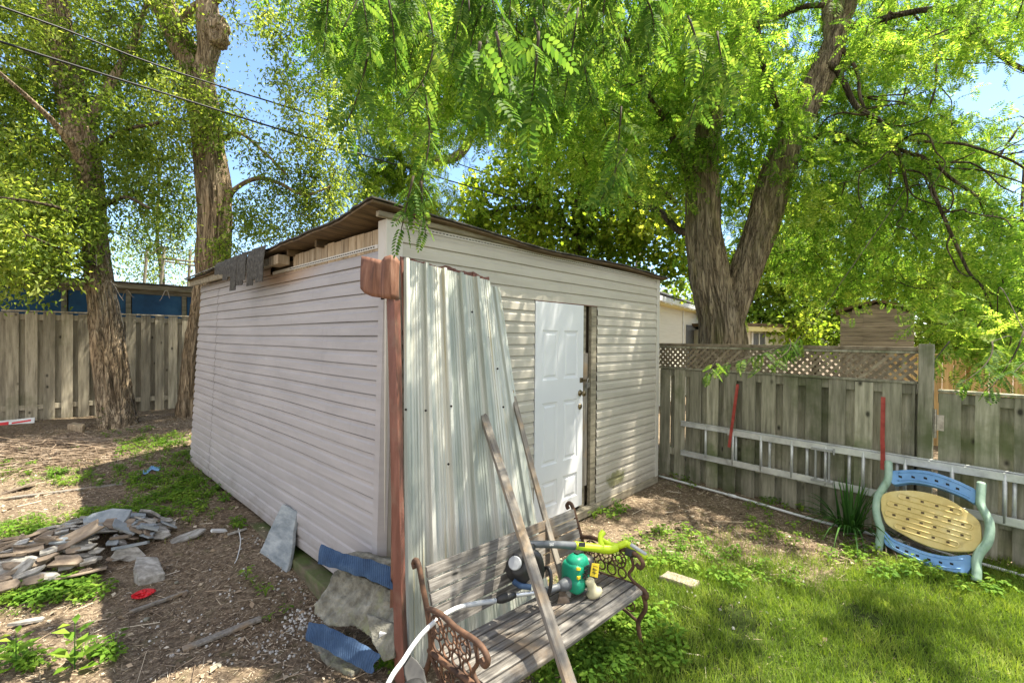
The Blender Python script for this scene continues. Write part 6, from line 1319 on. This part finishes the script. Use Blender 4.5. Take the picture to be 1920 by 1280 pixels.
# ------------------------------------------------------------------ ground cover
def scatter_px(u, v, ru, rv, n):
    out = []
    while len(out) < n:
        x, y = rng.normal(0, 0.5, 2)
        if abs(x) > 1.1 or abs(y) > 1.1: continue
        g = G(u + x * ru, v + y * rv); out.append((g.x, g.y, hb(g.x, g.y)))
    return out
def blocked(x, y):
    q = SROT.inverted() @ (Vector((x, y, 0)) - C0)
    return -0.10 < q.x < 4.0 and -0.06 < q.y < 5.1
def rosette():
    V, F = [], []; r = random.Random(3)
    for k in range(13):
        a = 2 * math.pi * k / 13 + r.uniform(-0.3, 0.3); e = r.uniform(0.5, 1.0); hgt_ = r.uniform(0.35, 0.95); c, s = math.cos(a), math.sin(a); L = r.uniform(0.34, 0.55); w = L * 0.30
        b = len(V); R0 = e * 0.45
        base = np.array([c * R0, s * R0, hgt_]); d = np.array([c, s, r.uniform(-0.35, 0.15)]); nn = np.array([-s, c, 0])
        for f, q, z in ((0, 0, 0), (0.40, 1, 0.03), (0.68, 0.62, 0.0), (1.0, 0, -0.03), (0.68, -0.62, 0.0), (0.40, -1, 0.03)): V.append(base + d * L * f + nn * w * q + np.array([0, 0, z]))
        F += [[b, b + 1, b + 2, b + 3], [b, b + 3, b + 4, b + 5]]
        b = len(V); V += [np.array([0, 0, 0]) + nn * 0.02, np.array([0, 0, 0]) - nn * 0.02, base - nn * 0.015, base + nn * 0.015]; F.append([b, b + 1, b + 2, b + 3])
    return np.array(V), np.array(F)
ROS = rosette()
pts = []
for p in ((330, 925, 120, 50, 300), (250, 975, 70, 22, 110), (200, 965, 90, 18, 70), (60, 1000, 70, 40, 100), (290, 830, 90, 22, 120), (350, 860, 40, 40, 60), (110, 900, 100, 18, 60), (130, 1110, 75, 26, 100), (30, 1110, 60, 40, 90), (445, 985, 16, 12, 10), (420, 905, 60, 28, 50),
          (45, 1250, 50, 30, 26), (190, 1230, 50, 25, 16), (1140, 962, 30, 14, 26), (1180, 1045, 40, 30, 20), (1260, 1010, 60, 18, 24), (1330, 1040, 60, 22, 20), (1265, 1060, 40, 25, 16), (1280, 905, 30, 12, 10), (1440, 950, 60, 12, 14), (1530, 955, 30, 14, 16),
          (1100, 1240, 110, 50, 120), (1180, 1180, 70, 60, 60), (1240, 1210, 60, 70, 30), (1020, 1250, 60, 40, 36), (1700, 1080, 70, 20, 22), (1600, 1040, 60, 20, 24), (1850, 1110, 70, 20, 20), (1400, 1085, 100, 25, 20), (725, 1250, 25, 16, 12), (260, 880, 120, 40, 60),
          (20, 880, 60, 30, 20), (480, 1130, 60, 60, 6), (1460, 1000, 90, 30, 26), (225, 790, 40, 12, 12)):
    pts += scatter_px(*p)
pts = [p for p in pts if not blocked(p[0], p[1])]
Pp = np.array(pts); n = len(Pp); D_ = np.stack([np.cos(a := rng.random(n) * 6.28), np.sin(a), rng.normal(0, 0.12, n)], 1)
o = batch_mesh('weeds', ROS[0], ROS[1], frames(D_, roll=0.12), rng.uniform(0.035, 0.095, n), Pp, M['weed']); tag(o, 'low leafy green weeds spread over the bare ground', 'weeds', kind='stuff')
# grass
xs_ = rng.uniform(0.0, 5.2, 150000); ys_ = rng.uniform(1.6, 4.4, 150000)
keep = np.array([rng.random() < lawn_w(x, y) ** 1.5 * min(1, max(0.12, 1.35 + 2.2 * noise.noise(Vector((x * 2.3, y * 2.3, 4)))))  and x < 1.25 * y + 0.4 for x, y in zip(xs_, ys_)]); xs_, ys_ = xs_[keep], ys_[keep]
ex = [q for q in scatter_px(1320, 1030, 120, 40, 1200) + scatter_px(1450, 1060, 200, 30, 2200) + scatter_px(1150, 1220, 120, 80, 2200) + scatter_px(1890, 1110, 60, 40, 900) + scatter_px(1560, 1000, 120, 25, 300) + scatter_px(90, 890, 120, 30, 250) + scatter_px(200, 985, 180, 40, 400) if not blocked(q[0], q[1])]
GP = np.concatenate([np.stack([xs_, ys_, np.array([hb(x, y) for x, y in zip(xs_, ys_)])], 1), np.array(ex)])
n = len(GP); BV = np.array([[0, -0.5, 0], [0, 0.5, 0], [0.22, -0.4, 0.55], [0.22, 0.4, 0.55], [0.62, 0.03, 0.92], [0.62, -0.03, 0.92]]); BF = np.array([[0, 1, 3, 2], [2, 3, 4, 5]])
a = rng.random(n) * 6.28; Dg = np.stack([np.cos(a), np.sin(a), rng.normal(0, 0.35, n)], 1); Hh = rng.uniform(0.028, 0.072, n)
S3 = np.stack([Hh, rng.uniform(0.0022, 0.0042, n), Hh], 1)
o = batch_mesh('grass', BV, BF, frames(Dg, roll=0.15), S3, GP, M['grass']); tag(o, 'short green lawn grass at the lower right', 'grass', kind='stuff')
# litter
def litter(n, x0, x1, y0, y1, l0, l1):
    x = rng.uniform(x0, x1, n); y = y0 + (y1 - y0) * rng.random(n) ** 1.5
    k = (np.abs(x) < 1.2 * y + 0.3); x, y = x[k], y[k]
    k = np.array([not blocked(a_, b_) and (not (b_ < 5 and -0.5 < a_ < 6) or rng.random() > lawn_w(a_, b_) * 0.93) for a_, b_ in zip(x, y)]); x, y = x[k], y[k]
    z = np.array([hb(a_, b_) for a_, b_ in zip(x, y)]) + rng.uniform(0.001, 0.014, len(x)); n = len(x)
    a = rng.random(n) * 6.28; Dl = np.stack([np.cos(a), np.sin(a), rng.normal(0, 0.22, n)], 1); L = l0 * (l1 / l0) ** (rng.random(n) ** 1.8)
    return np.stack([x, y, z], 1), Dl, L
TV = np.array([[-.5, -.5, 0], [-.5, .5, 0], [0, .55, .0], [0, -.45, .0], [.5, .35, .0], [.5, -.4, .0], [0, 0.1, 1], [-.5, 0, 1], [.5, 0, 1]]); TF = np.array([[0, 3, 6, 7], [3, 5, 8, 6], [7, 6, 2, 1], [6, 8, 4, 2]])
p1, d1_, l1_ = litter(150000, -7.5, 5.0, 1.7, 8.6, 0.010, 0.055)
o = batch_mesh('twig_litter', TV, TF, frames(d1_, roll=0.5), np.stack([l1_, rng.uniform(0.0015, 0.004, len(l1_)), rng.uniform(0.001, 0.003, len(l1_))], 1), p1, M['litter']); tag(o, 'brown twig and wood-chip litter covering the bare soil', 'litter', kind='stuff')
p1, d1_, l1_ = litter(1800, -7.0, 4.6, 1.8, 8.0, 0.08, 0.30)
o = batch_mesh('twig_litter', TV, TF, frames(d1_ * np.array([1, 1, 0.3]), roll=0.3), np.stack([l1_, rng.uniform(0.003, 0.006, len(l1_)), rng.uniform(0.003, 0.006, len(l1_))], 1), p1 + np.array([0, 0, 0.004]), M['litter']); tag(o, 'longer dry twigs strewn over the litter', 'litter', kind='stuff')
p1, d1_, l1_ = litter(5200, -7.0, 4.8, 1.8, 8.0, 0.02, 0.07)
o = batch_mesh('leaf_litter', np.array([[0, 0, 0], [0.45, 0.28, 0.12], [1, 0, 0.02], [0.45, -0.28, 0.1]]), np.array([[0, 1, 2, 3]]), frames(d1_, roll=0.4), l1_, p1 + np.array([0, 0, 0.004]), M['litter']); tag(o, 'dry fallen leaves and bark flakes on the soil', 'litter', kind='stuff')
# gravel chips near the concrete
gp1 = [q for p in ((565, 1165, 40, 30, 120), (560, 1100, 60, 40, 30), (520, 1210, 90, 50, 60), (420, 1180, 200, 90, 60), (470, 1010, 30, 20, 16), (430, 1100, 60, 30, 20), (1350, 1120, 300, 60, 30), (300, 1190, 150, 60, 20)) for q in scatter_px(*p)]
gp1 = np.array(gp1) + np.array([0, 0, 0.004]); n = len(gp1); a = rng.random(n) * 6.28
RV = np.array([[-.5, -.35, 0], [.5, -.4, 0], [.42, .4, 0], [-.4, .42, 0], [-.3, -.2, .5], [.3, -.25, .6], [.25, .25, .5], [-.25, .25, .6]]); RF = np.array([[0, 1, 5, 4], [1, 2, 6, 5], [2, 3, 7, 6], [3, 0, 4, 7], [4, 5, 6, 7]])
o = batch_mesh('gravel_chips', RV, RF, frames(np.stack([np.cos(a), np.sin(a), rng.normal(0, 0.1, n)], 1), roll=0.1), rng.uniform(0.005, 0.02, n), gp1, surface('chip_stone', [(0.30, 0.29, 0.27), (0.55, 0.54, 0.52)], 5, isl=0.3)); tag(o, 'pale stone and plaster chips scattered on the soil', 'gravel', kind='stuff')
# day lily clump
lb_ = G(1595, 1000); ly = thing('lily_clump', 'clump of long strap-shaped leaves at the fence foot left of the plastic table', 'plant', lb_)
mb = MB()
for k in range(95):
    a = rs3.uniform(0, 6.28); L = rs3.uniform(0.30, 0.62); r0 = 0.10 * rs3.random(); p = lb_ + Vector((r0 * math.cos(a), r0 * math.sin(a), 0)); ou = rs3.uniform(0.35, 1.15); vs = []; w = rs3.uniform(0.008, 0.013); a += rs3.uniform(-0.5, 0.5)
    if math.cos(a) * 0.763 + math.sin(a) * 0.646 > 0.2: ou *= 0.25
    for i in range(7):
        s = i / 6; x = L * ou * (s ** 1.3); z = L * (s * (1.0 - 0.25 * ou) - 0.65 * ou * s ** 3); ww = w * (1 - s ** 2.5) + 0.0008; c, q = math.cos(a), math.sin(a)
        vs += [p + Vector((x * c - q * ww, x * q + c * ww, z + 0.004)), p + Vector((x * c + q * ww, x * q - c * ww, z + 0.004))]
    mb.add(vs, [(2 * i, 2 * i + 1, 2 * i + 3, 2 * i + 2) for i in range(6)])
mb.build('leaves', M['lily'], ly, world=True, smooth=True)
mb = MB()
for k in range(70):
    a = rs3.uniform(2.6, 6.6); L = rs3.uniform(0.15, 0.45); p = lb_ + Vector((0.1 * math.cos(a) + 0.2, 0.1 * math.sin(a) - 0.15, 0.01)); q = p + Vector((L * math.cos(a), L * math.sin(a), rs3.uniform(0, 0.05))); mb.tube([p, (p + q) / 2 + Vector((0, 0, 0.03)), q], [0.003, 0.003, 0.001], 4)
mb.build('dry_stalks', M['stick'], ly, world=True)
for k, (u, v, hh, lb) in enumerate([(200, 800, 0.30, 'small upright sprout at the foot of the leftmost trunk'), (140, 1262, 0.30, 'broad-leaved seedling at the bottom left corner, the right one of two'), (30, 1262, 0.24, 'broad-leaved seedling at the bottom left corner, the left one of two')]):
    g = G(u, v); t = thing('seedling', lb, 'plant', g); n = 16
    a = np.arange(n) * 2.4; f = (np.arange(n) + 1) / n; Ps = np.array([[g.x, g.y, g.z]]) + np.stack([0.02 * np.cos(a), 0.02 * np.sin(a), hh * f], 1)
    batch_mesh('leaves', simple_leaf(0.5)[0], simple_leaf(0.5)[1], frames(np.stack([np.cos(a), np.sin(a), 0.4 * np.ones(n)], 1), roll=0.1), hh * 0.42 * (1.1 - 0.5 * f), Ps, M['weed'], t)
    MB().tube([g, g + Vector((0, 0, hh))], [0.004, 0.002], 5).build('stem', M['lily'], t, world=True)
